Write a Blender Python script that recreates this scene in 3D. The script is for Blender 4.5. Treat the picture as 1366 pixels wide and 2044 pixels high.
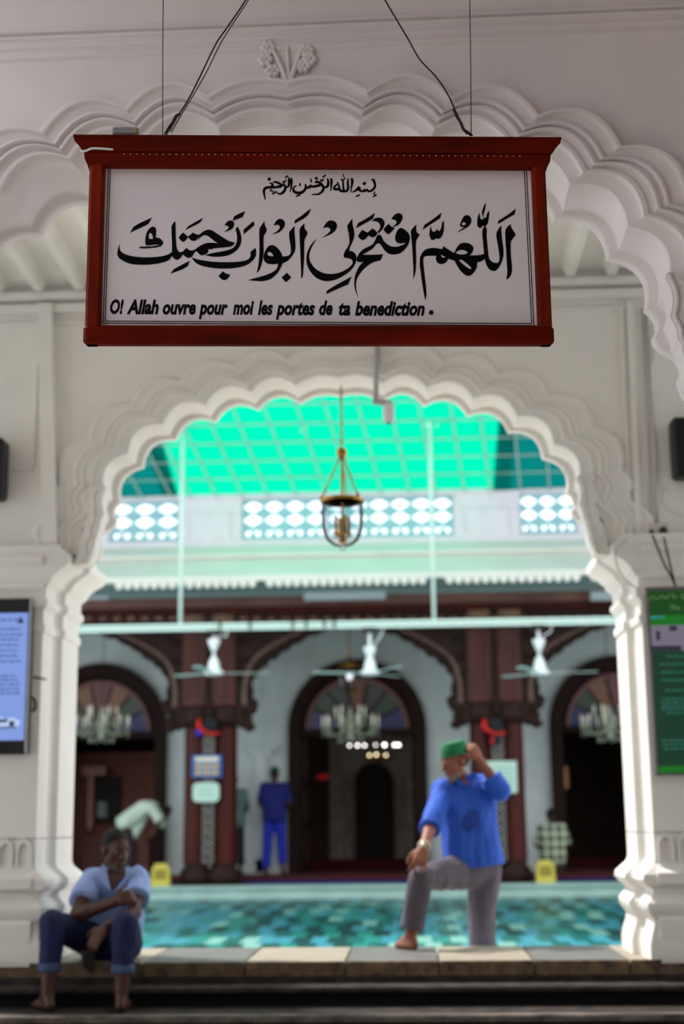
import bpy, bmesh, math, random
from mathutils import Vector, Matrix, noise
from mathutils.geometry import tessellate_polygon
random.seed(7)
for o in list(bpy.data.objects): bpy.data.objects.remove(o)
scene = bpy.context.scene
COL = scene.collection
# ------------------------------------------------------------------ camera
F, CX, CY = 2840.0, 683.0, 1022.0
EYE = Vector((0, 0, 1.18))
PIT, YAW, ROL = math.radians(12.2), math.radians(2.66), math.radians(0.6)
FW = Vector((-math.sin(YAW)*math.cos(PIT), math.cos(YAW)*math.cos(PIT), math.sin(PIT)))
_r = Vector((math.cos(YAW), math.sin(YAW), 0)); _u = _r.cross(FW)
RT = _r*math.cos(ROL) - _u*math.sin(ROL)
UP = _u*math.cos(ROL) + _r*math.sin(ROL)
cam_d = bpy.data.cameras.new('camera'); cam = bpy.data.objects.new('camera', cam_d); COL.objects.link(cam)
cam.matrix_world = Matrix((( RT.x, UP.x, -FW.x, EYE.x), (RT.y, UP.y, -FW.y, EYE.y), (RT.z, UP.z, -FW.z, EYE.z), (0, 0, 0, 1)))
cam_d.sensor_fit = 'VERTICAL'; cam_d.sensor_height = 36.0; cam_d.lens = 36.0*F/2044.0
cam_d.dof.use_dof = True; cam_d.dof.focus_distance = 4.3; cam_d.dof.aperture_fstop = 2.0; cam_d.dof.aperture_blades = 0
cam_d.clip_end = 300
scene.camera = cam
# ------------------------------------------------------------------ sky, sun, exposure
w = bpy.data.worlds.new('sky'); scene.world = w; w.use_nodes = True
bg = w.node_tree.nodes['Background']; bg.inputs[0].default_value = (0.90, 0.96, 1.0, 1); bg.inputs[1].default_value = 2.0
sun_d = bpy.data.lights.new('sun', 'SUN'); sun_d.energy = 5.4; sun_d.angle = math.radians(4); sun_d.color = (1.0, 0.95, 0.89)
sun = bpy.data.objects.new('sun', sun_d); COL.objects.link(sun)
SUN_DIR = Vector((-0.46, 0.27, 0.84)).normalized()          # towards the sun
sun.rotation_euler = SUN_DIR.to_track_quat('Z', 'Y').to_euler(); sun.location = (-8, 4, 20)
vs = scene.view_settings
vs.view_transform = 'Standard'; vs.look = 'None'; vs.gamma = 1.0; vs.exposure = 0.0; vs.use_curve_mapping = False

# ------------------------------------------------------------------ helpers
def at(px, py, Y):                                           # point at depth Y seen at pixel px, py
    v = FW*F + RT*(px-CX) - UP*(py-CY)
    return EYE + v*((Y-EYE.y)/v.y)
def atz(px, py, Z):
    v = FW*F + RT*(px-CX) - UP*(py-CY)
    return EYE + v*((Z-EYE.z)/v.z)
def lin(c):
    c = c/255.0
    return c/12.92 if c <= 0.04045 else ((c+0.055)/1.055)**2.4
def C(r, g, b): return (lin(r), lin(g), lin(b), 1)
MATS = {}
def mat(name, rgb, rough=0.6, metal=0.0, var=0.0, vscale=6.0, bump=0.0, bscale=40.0, spec=None, emit=None, estr=0, trans=0.0, coat=0.0, ior=1.45, stretch=None, rgb2=None):
    if name in MATS: return MATS[name]
    m = bpy.data.materials.new(name); m.use_nodes = True; nt = m.node_tree; b = nt.nodes['Principled BSDF']
    b.inputs['Base Color'].default_value = C(*rgb); b.inputs['Roughness'].default_value = rough; b.inputs['Metallic'].default_value = metal
    b.inputs['IOR'].default_value = ior
    if spec is not None: b.inputs['Specular IOR Level'].default_value = spec
    if trans: b.inputs['Transmission Weight'].default_value = trans
    if coat: b.inputs['Coat Weight'].default_value = coat; b.inputs['Coat Roughness'].default_value = 0.15
    if emit: b.inputs['Emission Color'].default_value = C(*emit); b.inputs['Emission Strength'].default_value = estr
    if var or bump or rgb2:
        tc = nt.nodes.new('ShaderNodeTexCoord'); mp = nt.nodes.new('ShaderNodeMapping'); nt.links.new(tc.outputs['Object'], mp.inputs[0])
        if stretch: mp.inputs['Scale'].default_value = stretch
    if var or rgb2:
        n = nt.nodes.new('ShaderNodeTexNoise'); n.inputs['Scale'].default_value = vscale; n.inputs['Detail'].default_value = 5; n.inputs['Roughness'].default_value = 0.6
        nt.links.new(mp.outputs[0], n.inputs['Vector'])
        cr = nt.nodes.new('ShaderNodeValToRGB'); cr.color_ramp.elements[0].position = 0.32; cr.color_ramp.elements[1].position = 0.68
        c2 = rgb2 if rgb2 else tuple(max(0, x*(1-var)) for x in rgb)
        cr.color_ramp.elements[0].color = C(*c2); cr.color_ramp.elements[1].color = C(*rgb)
        nt.links.new(n.outputs['Fac'], cr.inputs['Fac']); nt.links.new(cr.outputs['Color'], b.inputs['Base Color'])
    if bump:
        n2 = nt.nodes.new('ShaderNodeTexNoise'); n2.inputs['Scale'].default_value = bscale; n2.inputs['Detail'].default_value = 4
        nt.links.new(mp.outputs[0], n2.inputs['Vector'])
        bp = nt.nodes.new('ShaderNodeBump'); bp.inputs['Strength'].default_value = bump; bp.inputs['Distance'].default_value = 0.01
        nt.links.new(n2.outputs['Fac'], bp.inputs['Height']); nt.links.new(bp.outputs['Normal'], b.inputs['Normal'])
    MATS[name] = m
    return m
PLASTER = mat('white_plaster', (239, 232, 232), 0.75, var=0.035, vscale=2.5, bump=0.12, bscale=25)
PLASTER_MID = mat('cream_white_plaster', (234, 230, 223), 0.72, var=0.04, vscale=2.0, bump=0.1, bscale=20)
GREYWALL = mat('aged_white_plaster', (205, 212, 210), 0.8, var=0.12, vscale=1.2)
METALROOF = mat('painted_metal_deck', (240, 237, 228), 0.55, var=0.04, vscale=3)
MAROON = mat('maroon_varnished_wood', (80, 20, 12), 0.5, var=0.35, vscale=5, stretch=(1, 1, 0.15), spec=0.25)
DARKWOOD = mat('dark_carved_teak', (52, 28, 20), 0.6, var=0.45, vscale=9, bump=0.4, bscale=30, spec=0.25)
BROWNWOOD = mat('reddish_brown_board', (92, 46, 38), 0.5, spec=0.35, var=0.3, vscale=5, stretch=(1, 1, 0.2))
SIGNWOOD = mat('red_brown_sign_wood', (112, 22, 5), 0.6, var=0.4, vscale=14, stretch=(0.15, 1, 1), spec=0.06)
SIGNWOOD_V = mat('red_brown_sign_wood_upright', (132, 34, 8), 0.55, var=0.35, vscale=14, stretch=(1, 1, 0.15), spec=0.08)
WHITEPANEL = mat('white_sign_panel', (236, 228, 236), 0.45, var=0.02, vscale=3)
INK = mat('black_sign_paint', (5, 4, 6), 0.6, spec=0.1)
BLACK = mat('black_plastic', (14, 14, 15), 0.45)
BRASS = mat('aged_brass', (190, 138, 60), 0.35, metal=0.9, var=0.25, vscale=20)
GREYMETAL = mat('grey_metal', (120, 120, 122), 0.4, metal=0.6)
MINTPAINT = mat('mint_white_paint', (214, 236, 228), 0.5)
WHITEPAINT = mat('white_enamel', (235, 240, 242), 0.35)
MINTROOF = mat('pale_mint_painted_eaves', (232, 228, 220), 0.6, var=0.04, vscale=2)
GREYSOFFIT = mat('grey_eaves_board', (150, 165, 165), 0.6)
def thin_glass(name):
    m = bpy.data.materials.new(name); m.use_nodes = True; nt = m.node_tree; nt.nodes.clear()
    out = nt.nodes.new('ShaderNodeOutputMaterial'); a = nt.nodes.new('ShaderNodeBsdfTransparent'); g = nt.nodes.new('ShaderNodeBsdfGlossy'); g.inputs['Roughness'].default_value = .04
    a.inputs['Color'].default_value = (.93, .95, .96, 1); f = nt.nodes.new('ShaderNodeFresnel'); f.inputs['IOR'].default_value = 1.22; mx = nt.nodes.new('ShaderNodeMixShader')
    nt.links.new(f.outputs[0], mx.inputs[0]); nt.links.new(a.outputs[0], mx.inputs[1]); nt.links.new(g.outputs[0], mx.inputs[2]); nt.links.new(mx.outputs[0], out.inputs[0]); MATS[name] = m; return m
GLASS = thin_glass('clear_glass')
REDCARPET = mat('dark_red_carpet', (96, 10, 12), 0.95, var=0.3, vscale=8)
BLUECARPET = mat('deep_blue_edging', (14, 24, 84), 0.9)
CRYSTAL = mat('pale_crystal', (168, 174, 152), 0.2, spec=0.8)
BULB = mat('candle_bulb', (245, 240, 222), 0.3, emit=(255, 240, 210), estr=0.12)
LAMPON = mat('lit_lamp', (255, 255, 255), 0.3, emit=(255, 252, 245), estr=6)

def obj(name, me, m=None, parent=None, kind=None):
    o = bpy.data.objects.new(name, me); COL.objects.link(o)
    if m and not me.materials: me.materials.append(m)
    if parent:
        o.parent = parent
    if kind: o['kind'] = kind
    return o
def wloc(o):
    v = Vector((0, 0, 0))
    while o: v += o.location; o = o.parent
    return v
class MB:
    def __init__(s): s.v = []; s.f = []; s.mi = []; s.sm = False
    def add(s, vs, fs, mi=0):
        b = len(s.v); s.v += [Vector(x) for x in vs]; s.f += [tuple(b+i for i in f) for f in fs]; s.mi += [mi]*len(fs); return s
    def box(s, a, b, mi=0):
        x0, y0, z0 = (min(a[i], b[i]) for i in range(3)); x1, y1, z1 = (max(a[i], b[i]) for i in range(3))
        return s.add([(x0,y0,z0),(x1,y0,z0),(x1,y1,z0),(x0,y1,z0),(x0,y0,z1),(x1,y0,z1),(x1,y1,z1),(x0,y1,z1)],
                     [(0,3,2,1),(4,5,6,7),(0,1,5,4),(1,2,6,5),(2,3,7,6),(3,0,4,7)], mi)
    def bbox(s, a, b, bev=0.004, mi=0):                      # box with chamfered edges
        lo = [min(a[i], b[i]) for i in range(3)]; hi = [max(a[i], b[i]) for i in range(3)]
        bev = min(bev, *[(hi[i]-lo[i])*0.45 for i in range(3)])
        bm = bmesh.new(); bmesh.ops.create_cube(bm, size=1)
        for v in bm.verts:
            for i in range(3): v.co[i] = lo[i] if v.co[i] < 0 else hi[i]
        bmesh.ops.bevel(bm, geom=list(bm.edges), offset=bev, segments=1, affect='EDGES')
        bm.verts.index_update()
        s.add([v.co.copy() for v in bm.verts], [[v.index for v in f.verts] for f in bm.faces], mi); bm.free(); return s
    def tube(s, pts, r, n=8, mi=0, closed=False, cap=True):
        pts = [Vector(p) for p in pts]; k = len(pts); rs = r if isinstance(r, (list, tuple)) else [r]*k
        rings = []; pu = None
        for i, p in enumerate(pts):
            if closed: t = (pts[(i+1) % k]-pts[i-1])
            else: t = pts[min(i+1, k-1)]-pts[max(i-1, 0)]
            t = t.normalized() if t.length > 1e-9 else Vector((0, 0, 1))
            if pu is None: u = t.orthogonal().normalized()
            else:
                u = pu - t*pu.dot(t); u = u.normalized() if u.length > 1e-6 else t.orthogonal().normalized()
            pu = u; vv = t.cross(u)
            rings.append([p + (u*math.cos(2*math.pi*j/n)+vv*math.sin(2*math.pi*j/n))*rs[i] for j in range(n)])
        vs = [q for R in rings for q in R]; fs = []
        for i in range(k if closed else k-1):
            a, b = i*n, ((i+1) % k)*n
            for j in range(n): fs.append((a+j, a+(j+1) % n, b+(j+1) % n, b+j))
        if cap and not closed: fs.append(tuple(range(n-1, -1, -1))); fs.append(tuple((k-1)*n+j for j in range(n)))
        return s.add(vs, fs, mi)
    def lathe(s, prof, c=(0, 0, 0), n=20, mi=0, sx=1, sy=1):  # prof: (radius, z)
        vs = []; fs = []; c = Vector(c); k = len(prof)
        for r, z in prof:
            for j in range(n):
                a = 2*math.pi*j/n; vs.append(c+Vector((r*math.cos(a)*sx, r*math.sin(a)*sy, z)))
        for i in range(k-1):
            for j in range(n): fs.append((i*n+j, i*n+(j+1) % n, (i+1)*n+(j+1) % n, (i+1)*n+j))
        if prof[0][0] > 1e-6: fs.append(tuple(range(n-1, -1, -1)))
        if prof[-1][0] > 1e-6: fs.append(tuple((k-1)*n+j for j in range(n)))
        return s.add(vs, fs, mi)
    def ball(s, c, r, n=10, m=6, mi=0):
        r = r if isinstance(r, (tuple, list)) else (r, r, r); c = Vector(c)
        vs = [c+Vector((0, 0, -r[2]))]; fs = []
        for i in range(1, m):
            ph = -math.pi/2+math.pi*i/m
            for j in range(n):
                a = 2*math.pi*j/n; vs.append(c+Vector((r[0]*math.cos(ph)*math.cos(a), r[1]*math.cos(ph)*math.sin(a), r[2]*math.sin(ph))))
        vs.append(c+Vector((0, 0, r[2])))
        for j in range(n): fs.append((0, 1+(j+1) % n, 1+j))
        for i in range(m-2):
            for j in range(n): fs.append((1+i*n+j, 1+i*n+(j+1) % n, 1+(i+1)*n+(j+1) % n, 1+(i+1)*n+j))
        t = len(vs)-1; b = 1+(m-2)*n
        for j in range(n): fs.append((b+j, b+(j+1) % n, t))
        return s.add(vs, fs, mi)
    def prism(s, polys, place, d0, d1, mi=0):                 # polys: [outer, holes...] in 2D, place(u, v, d) -> point
        flat = [p for P in polys for p in P]; n = len(flat)
        tri = tessellate_polygon([[Vector((p[0], p[1], 0)) for p in P] for P in polys])
        vs = [place(p[0], p[1], d0) for p in flat]+[place(p[0], p[1], d1) for p in flat]
        fs = [tuple(t) for t in tri]+[tuple(n+i for i in reversed(t)) for t in tri]
        b = 0
        for P in polys:
            k = len(P)
            for i in range(k): fs.append((b+i, b+(i+1) % k, n+b+(i+1) % k, n+b+i))
            b += k
        return s.add(vs, fs, mi)
    def sheet(s, polys, place, mi=0):
        flat = [p for P in polys for p in P]
        tri = tessellate_polygon([[Vector((p[0], p[1], 0)) for p in P] for P in polys])
        return s.add([place(p[0], p[1]) for p in flat], [tuple(t) for t in tri], mi)
    def mesh(s, name, off=None, smooth=False, fixn=True):
        me = bpy.data.meshes.new(name); off = off or Vector((0, 0, 0))
        me.from_pydata([v-off for v in s.v], [], s.f)
        if any(s.mi): me.polygons.foreach_set('material_index', s.mi)
        if fixn:
            bm = bmesh.new(); bm.from_mesh(me); bmesh.ops.recalc_face_normals(bm, faces=bm.faces); bm.to_mesh(me); bm.free()
        if smooth: me.polygons.foreach_set('use_smooth', [True]*len(me.polygons))
        me.update(); return me
    def build(s, name, m, parent=None, kind=None, smooth=False, fixn=True):
        ms = m if isinstance(m, (list, tuple)) else [m]
        me = s.mesh(name, wloc(parent) if parent else None, smooth, fixn)
        for x in ms: me.materials.append(x)
        return obj(name, me, None, parent, kind)
def autosmooth(o, ang=35):
    me = o.data
    me.polygons.foreach_set('use_smooth', [True]*len(me.polygons))
    bm = bmesh.new(); bm.from_mesh(me)
    for e in bm.edges:
        e.smooth = not (len(e.link_faces) == 2 and e.calc_face_angle(0) > math.radians(ang))
    bm.to_mesh(me); bm.free(); return o
LABELS = []
def tag(o, label=None, cat=None, group=None, kind=None):
    if label: o['label'] = label
    if cat: o['category'] = cat
    if group: o['group'] = group
    if kind: o['kind'] = kind
    return o
def thing(name, label, cat, loc=(0, 0, 0), group=None):
    o = bpy.data.objects.new(name, None); COL.objects.link(o); o.location = loc; o.empty_display_size = 0.1
    return tag(o, label, cat, group)
def struct(name, label, loc=None):
    o = bpy.data.objects.new(name, None); COL.objects.link(o)
    if loc: o.location = loc
    o['kind'] = 'structure'; o['label'] = label; return o
def copy_tree(o, parent=None):
    c = o.copy(); COL.objects.link(c)
    c.parent = parent
    for ch in list(o.children): copy_tree(ch, c)
    return c
def arc(cx, cz, r, a0, a1, n): return [(cx+r*math.cos(a0+(a1-a0)*i/n), cz+r*math.sin(a0+(a1-a0)*i/n)) for i in range(n+1)]
def lerp(a, b, t): return a+(b-a)*t
def crom(pts, n=6, closed=False):                             # catmull-rom through points of any size
    P = [Vector(p) for p in pts]; k = len(P); out = []
    for i in range(k if closed else k-1):
        p0 = P[(i-1) % k] if closed or i > 0 else P[i]; p1 = P[i]; p2 = P[(i+1) % k]
        p3 = P[(i+2) % k] if closed or i+2 < k else P[(i+1) % k]
        for j in range(n):
            t = j/n
            out.append(0.5*((2*p1)+(p2-p0)*t+(2*p0-5*p1+4*p2-p3)*t*t+(3*p1-p0-3*p2+p3)*t**3))
    if not closed: out.append(P[-1])
    return out
# ================================================================== scalloped arch walls
ZC = 2.93
CUSPS = [(0.0, 3.925), (0.275, 3.88), (0.56, 3.843), (0.85, 3.767), (1.12, 3.644), (1.34, 3.46), (1.485, 3.22)]
def half_profile(n=8):
    pts = []
    for i in range(len(CUSPS)-1):
        a, b = Vector(CUSPS[i]), Vector(CUSPS[i+1]); d = b-a; L = d.length; nrm = Vector((-d.y, d.x))/L
        sag = (0.26 if i else 0.13)*L
        for j in range(n):
            t = j/n; pts.append(a+d*t+nrm*sag*4*t*(1-t))
    tail = crom([(1.485, 3.22), (1.52, 3.185), (1.53, 3.13), (1.51, 3.09), (1.54, 3.04), (1.60, 3.0), (1.625, 2.95), (1.605, 2.90), (1.63, 2.82)], 3)
    return pts+tail
HP = half_profile()
PROFILE = [(-p[0], p[1]) for p in reversed(HP)]+[(p[0], p[1]) for p in HP[1:]]
def scaled(s, dz=0): return [(p[0]*s, ZC+(p[1]-ZC)*s+dz) for p in PROFILE]
def rect_ring(ring, xl, xr, zb, zt):                          # push each point radially on to a rectangle
    c = (0.0, 2.2); out = []
    for x, z in ring:
        dx, dz = x-c[0], z-c[1]; t = 1e9
        if dx > 1e-6: t = min(t, (xr-c[0])/dx)
        if dx < -1e-6: t = min(t, (xl-c[0])/dx)
        if dz > 1e-6: t = min(t, (zt-c[1])/dz)
        out.append((c[0]+dx*t, c[1]+dz*t))
    for cx_, cz_ in ((xl, zt), (xr, zt)):
        i = min(range(len(out)), key=lambda k: (out[k][0]-cx_)**2+(out[k][1]-cz_)**2); out[i] = (cx_, cz_)
    return out
def arch_shell(rings, x0, flip=False):
    mb = MB(); n = len(rings[0][0])
    for ring, y in rings: mb.v += [Vector((x0+p[0], y, p[1])) for p in ring]
    for i in range(len(rings)-1):
        for j in range(n-1): mb.f.append((i*n+j, i*n+j+1, (i+1)*n+j+1, (i+1)*n+j)); mb.mi.append(0)
    return mb
def arch_wall(wall, x0, yf, th, xl, xr, zt, m, relief=1.0):
    # front and back sheets of the wall around the opening
    o = scaled(1.19); A = rect_ring(o, xl-x0, xr-x0, 2.6, zt)
    body = arch_shell([(A, yf), (o, yf)], x0); body.f += []
    b2 = arch_shell([(scaled(1.06), yf+th), (A, yf+th)], x0)
    body.add(b2.v, b2.f)
    body.box((xl, yf, zt), (xr, yf+th, zt+0.02))
    ob = body.build('wall_face', m, wall); autosmooth(ob, 30)
    # moulded archivolt and soffit
    r = relief
    seq = [(1.19, 0), (1.189, -.034*r), (1.18, -.044*r), (1.168, -.044*r), (1.162, -.030*r), (1.125, -.026*r), (1.121, -.040*r), (1.112, -.043*r), (1.106, -.024*r), (1.098, -.022*r),
           (1.094, -.036*r), (1.084, -.039*r), (1.078, -.020*r), (1.062, -.016*r), (1.058, -.028*r), (1.045, -.028*r), (1.04, -.010*r), (1.02, .0), (1.003, .006)]
    mould = arch_shell([(scaled(s), yf+y) for s, y in seq], x0).build('arch_moulding', m, wall)
    autosmooth(mould, 28)
    sof = arch_shell([(scaled(1.003), yf+.006), (scaled(1.0), yf+.012), (scaled(1.0), yf+th-.06)], x0).build('arch_soffit', m, wall); autosmooth(sof, 35)
    rim = arch_shell([(scaled(1.0), yf+th-.06), (scaled(.975), yf+th-.056), (scaled(.968), yf+th-.045), (scaled(.968), yf+th-.008), (scaled(.975), yf+th), (scaled(1.06), yf+th)], x0).build('arch_rim', m, wall); autosmooth(rim, 28)
    # carved leaf corbel at each foot of the arch
    ctr = [(1340, 560), (1326, 562), (1321, 574), (1330, 590), (1335, 612), (1334, 632), (1330, 648), (1337, 662), (1343, 676), (1344, 692), (1352, 702), (1354, 718), (1361, 732), (1364, 752), (1372, 775), (1384, 800)]
    loc = [(at(x, y, 5.36).x-(X0-.015), at(x, y, 5.36).z) for x, y in ctr]
    for sgn in (-1, 1):
        edge = [(p.x, p.y) for p in crom(loc, 2)]
        mb = MB(); mb.prism([edge+[(q[0]+.10, q[1]-.01) for q in reversed(edge)]], lambda u, v, d: Vector((x0+sgn*u, d, v)), yf-.035, yf+.12)
        cb_ = mb.build('leaf_corbel', m, wall)
        mb = MB(); mb.tube([(x0+sgn*(p[0]+.018), yf-.035, p[1]) for p in edge[3:]], .012, 6); mb.build('leaf_vein', m, cb_, smooth=True)
        mb = MB(); mb.tube([(x0+sgn*(p[0]+.055+.012*math.sin(i)), yf-.036, p[1]-.01) for i, p in enumerate(edge[4:])], .010, 6); mb.build('leaf_vein', m, cb_, smooth=True)
X0 = -0.43; BAY = 4.52
wn = struct('wall_front', 'shaded white plaster wall with a scalloped archway behind the hanging sign')
for k in (-1, 0, 1):
    xc = X0-.015+BAY*k; arch_wall(wn, xc, 5.3, 0.33, xc-BAY/2, xc+BAY/2, 5.0, PLASTER, 1.35)
for k in (-1, 0, 1, 2):                                       # piers between the bays
    xm = X0-.015+BAY*(k-.5); hw = BAY/2-1.775
    mb = MB(); mb.box((xm-hw, 5.3, -0.4), (xm+hw, 5.63, 2.62)); mb.box((xm-hw-.06, 5.22, 2.50), (xm+hw+.06, 5.7, 2.66)); mb.box((xm-hw-.16, 5.25, 2.66), (xm+hw+.16, 5.66, 2.83)); mb.box((xm-hw-.03, 5.24, -.4), (xm+hw+.03, 5.68, .5))
    mb.build('pier', PLASTER, wn)
    mb = MB(); mb.box((xm-.30, 5.304, 2.7), (xm+.30, 5.626, 3.35)); mb.build('pier_infill', PLASTER, wn)
# plaster cornice lines high on the near wall (they climb a little to the right)
def cornice_line(z0, h, dp, name='cornice_band'):
    mb = MB(); mb.v = []; pr = [(0, 0), (-dp*.6, .2*h), (-dp, .45*h), (-dp, .75*h), (-dp*.5, h), (0, h)]
    for x in (-7.2, 6.3):
        mb.v += [Vector((x, 5.302+y, z0+z+0.006*x)) for y, z in pr]
    k = len(pr); mb.f = [(i, (i+1) % k, k+(i+1) % k, k+i) for i in range(k)]; mb.mi = [0]*k
    mb.build(name, PLASTER, wn)
for z0, h, dp in ((4.270, .030, .014), (4.318, .026, .012), (4.362, .024, .014), (4.392, .012, .02), (4.412, .6, .03)): cornice_line(z0, h, dp)
# stucco finial of leaves over the crown of the arch
def P5(px, py): return at(px, py, 5.29)
mb = MB()
for pts, r in (([(576, 200), (572, 165), (560, 130), (545, 100)], .016), ([(578, 200), (580, 165), (592, 128), (602, 95)], .016), ([(577, 190), (576, 150), (574, 92)], .011), ([(535, 196), (560, 190), (574, 170), (577, 150)], .014), ([(620, 196), (594, 190), (580, 170), (577, 150)], .014)):
    cr = crom([P5(*p) for p in pts], 5); mb.tube(cr, [r*(1-.5*i/len(cr)) for i in range(len(cr))], 7)
for fx, fy in ((530, 118), (545, 142), (612, 100), (606, 132), (618, 118), (536, 95)):
    c = P5(fx, fy)
    for k in range(6):
        a = k*math.pi/3; mb.ball((c.x+.019*math.cos(a), c.y, c.z+.019*math.sin(a)), (.015, .010, .015), 7, 5)
    mb.ball((c.x, c.y-.006, c.z), .008, 6, 4)
mb.build('leaf_finial', PLASTER, wn, smooth=True)

# ---------------------------------------------------------------- middle wall (Y 8.65 to 9.0) with its pillars
WM = 8.65
wm = struct('wall_middle', 'white wall with the scalloped archway opening on to the courtyard')
for k in (-1, 0, 1):
    xc = X0+.015+BAY*k; arch_wall(wm, xc, WM, 0.34, xc-BAY/2, xc+BAY/2, 4.75, PLASTER_MID, 0.6)
for k in (-1, 0, 1, 2):
    xm = X0+.015+BAY*(k-.5); mb = MB(); mb.box((xm-.30, WM+.004, 2.5), (xm+.30, WM+.336, 3.35)); mb.build('pier_infill', PLASTER_MID, wm)
XJ = {-1: -2.198, 1: 1.352}
EXT = BAY/2-1.775
def pillar_section(xj, s, off):
    # plan outline, from the rear outer corner round the reveal to the front face; s = outward direction
    xo = xj+s*EXT
    return [(xo, 9.36), (xj+s*.02-s*off, 9.36+off*.3), (xj-s*off, 9.33+off*.3), (xj-s*off, 8.90), (xj+s*.035-s*off, 8.885), (xj+s*.05-s*off, 8.86), (xj+s*.05-s*off, 8.83), (xj+s*.045-s*off, 8.81), (xj+s*.045-s*off, 8.70-min(off, .064)), (xj+s*.055-s*off, WM-.03-min(off, .064)), (xo, WM-.03-min(off, .064))]
def pillar_part(name, xj, s, levels):
    mb = MB(); secs = [(pillar_section(xj, s, off), z) for off, z in levels]; n = len(secs[0][0])
    for sc, z in secs: mb.v += [Vector((p[0], p[1], z)) for p in sc]
    for i in range(len(secs)-1):
        for j in range(n): mb.f.append((i*n+j, i*n+(j+1) % n, (i+1)*n+(j+1) % n, (i+1)*n+j)); mb.mi.append(0)
    mb.f.append(tuple(range(n))); mb.mi.append(0); mb.f.append(tuple((len(secs)-1)*n+j for j in range(n))); mb.mi.append(0)
    return autosmooth(mb.build(name, PLASTER_MID, wm), 25)
for kb_ in (-1, 0, 1):
  for s in (-1, 1):
    xj = XJ[s]+BAY*kb_
    pillar_part('pillar_base', xj, s, [(.06, .38), (.06, .46), (.045, .52), (.03, .56), (.025, .60), (.05, .63), (.065, .665), (.065, .69), (.04, .72), (.02, .745), (.03, .77), (.065, .79), (.085, .82), (.08, .85), (.04, .885), (.012, .91), (.0, .94), (.0, .98), (.0, 1.09)])
    pillar_part('pillar_shaft', xj, s, [(0, 1.085), (0, 2.32), (.015, 2.33), (.015, 2.37), (.0, 2.385)])
    pillar_part('capital', xj, s, [(0, 2.38), (.0, 2.46), (.03, 2.49), (.03, 2.52), (.012, 2.54), (.012, 2.60), (.05, 2.635), (.06, 2.66), (.10, 2.70), (.15, 2.73), (.165, 2.75), (.165, 2.80), (.12, 2.83), (.10, 2.86)])
    # string course and plinth mouldings running along the pier face
    def run(prof, name):
        m2 = MB(); k = len(prof)
        for x in (xj+s*.055, xj+s*EXT): m2.v += [Vector((x, WM-.03-d, z)) for d, z in prof]
        m2.f = [(i, (i+1) % k, k+(i+1) % k, k+i) for i in range(k)]+[tuple(range(k)), tuple(range(k, 2*k))]; m2.mi = [0]*len(m2.f)
        m2.build(name, PLASTER_MID, wm)
    run([(-.04, 2.52), (.02, 2.52), (.02, 2.575), (.045, 2.60), (.045, 2.66), (.03, 2.67), (.03, 2.70), (.07, 2.73), (.09, 2.76), (.09, 2.79), (.06, 2.80), (.06, 2.86), (-.04, 2.87)], 'string_course')
    run([(-.04, .36), (.055, .36), (.055, .60), (.04, .62), (.055, .66), (.055, .70), (.02, .74), (.03, .77), (.078, .80), (.078, .86), (.02, .90), (.0, .92), (-.04, .92)], 'plinth')
    if kb_ == 0:                                              # frieze of little pointed leaves above the plinth
        for k in range(4):
            cx_ = xj+s*(.12+.112*k); m2 = MB()
            outl = [(-.048, 0), (-.048, .10), (-.035, .14), (0, .165), (.035, .14), (.048, .10), (.048, 0)]
            inn = [(-.034, 0), (-.034, .095), (-.024, .12), (0, .14), (.024, .12), (.034, .095), (.034, 0)]
            m2.prism([outl+list(reversed(inn))], lambda u, v, d: Vector((cx_+u, WM-.03-d, .925+v)), -.02, .024)
            m2.build('frieze_leaf', PLASTER_MID, wm)
# wall plate along the top of the middle wall
mb = MB(); mb.box((-7.2, 8.585, 4.485), (6.36, 8.68, 4.535)); mb.build('wall_plate', PLASTER_MID, wm)
mb = MB(); mb.box((-7.2, 8.60, 4.40), (6.36, 8.68, 4.455)); mb.box((-7.2, 8.625, 4.33), (6.36, 8.67, 4.345)); mb.build('picture_rail', PLASTER_MID, wm)
# vertical pilaster strip (left), moulded frame and scalloped panel beads (right)
def vstrip(pxt, pyt, pxb, pyb, wpx, d, name='pilaster_strip'):
    a = at(pxt, pyt, WM); b = at(pxb, pyb, WM); hw = wpx/2/330
    m2 = MB(); m2.add([(a.x-hw, WM-d, a.z), (a.x+hw, WM-d, a.z), (b.x+hw, WM-d, b.z), (b.x-hw, WM-d, b.z), (a.x-hw, WM+.01, a.z), (a.x+hw, WM+.01, a.z), (b.x+hw, WM+.01, b.z), (b.x-hw, WM+.01, b.z)],
        [(0, 1, 2, 3), (0, 4, 5, 1), (1, 5, 6, 2), (2, 6, 7, 3), (3, 7, 4, 0)]); return m2.build(name, PLASTER_MID, wm)
vstrip(94, 612, 104, 1092, 30, .07)
vstrip(80, 612, 66, 936, 5, .02)
vstrip(40, 936, 40, 938, 60, .025, 'panel_edge'); 
m2 = MB(); a = at(66, 936, WM); m2.box((-6, WM-.02, a.z-.012), (a.x, WM+.01, a.z+.012)); m2.build('panel_edge', PLASTER_MID, wm)
vstrip(1256, 605, 1275, 1088, 12, .03); vstrip(1240, 605, 1258, 1088, 6, .018)
CONDUIT = mat('grey_white_conduit', (196, 192, 186), 0.5)
mb = MB(); b1 = crom([at(*p, WM-.004) for p in ((1366, 640), (1320, 645), (1305, 655), (1308, 672), (1300, 688), (1308, 705), (1302, 730), (1302, 772), (1318, 960), (1330, 975), (1326, 1000), (1340, 1020), (1366, 1030))], 4)
mb.tube(b1, .008, 6); mb.build('panel_bead', PLASTER_MID, wm, smooth=True)
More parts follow.
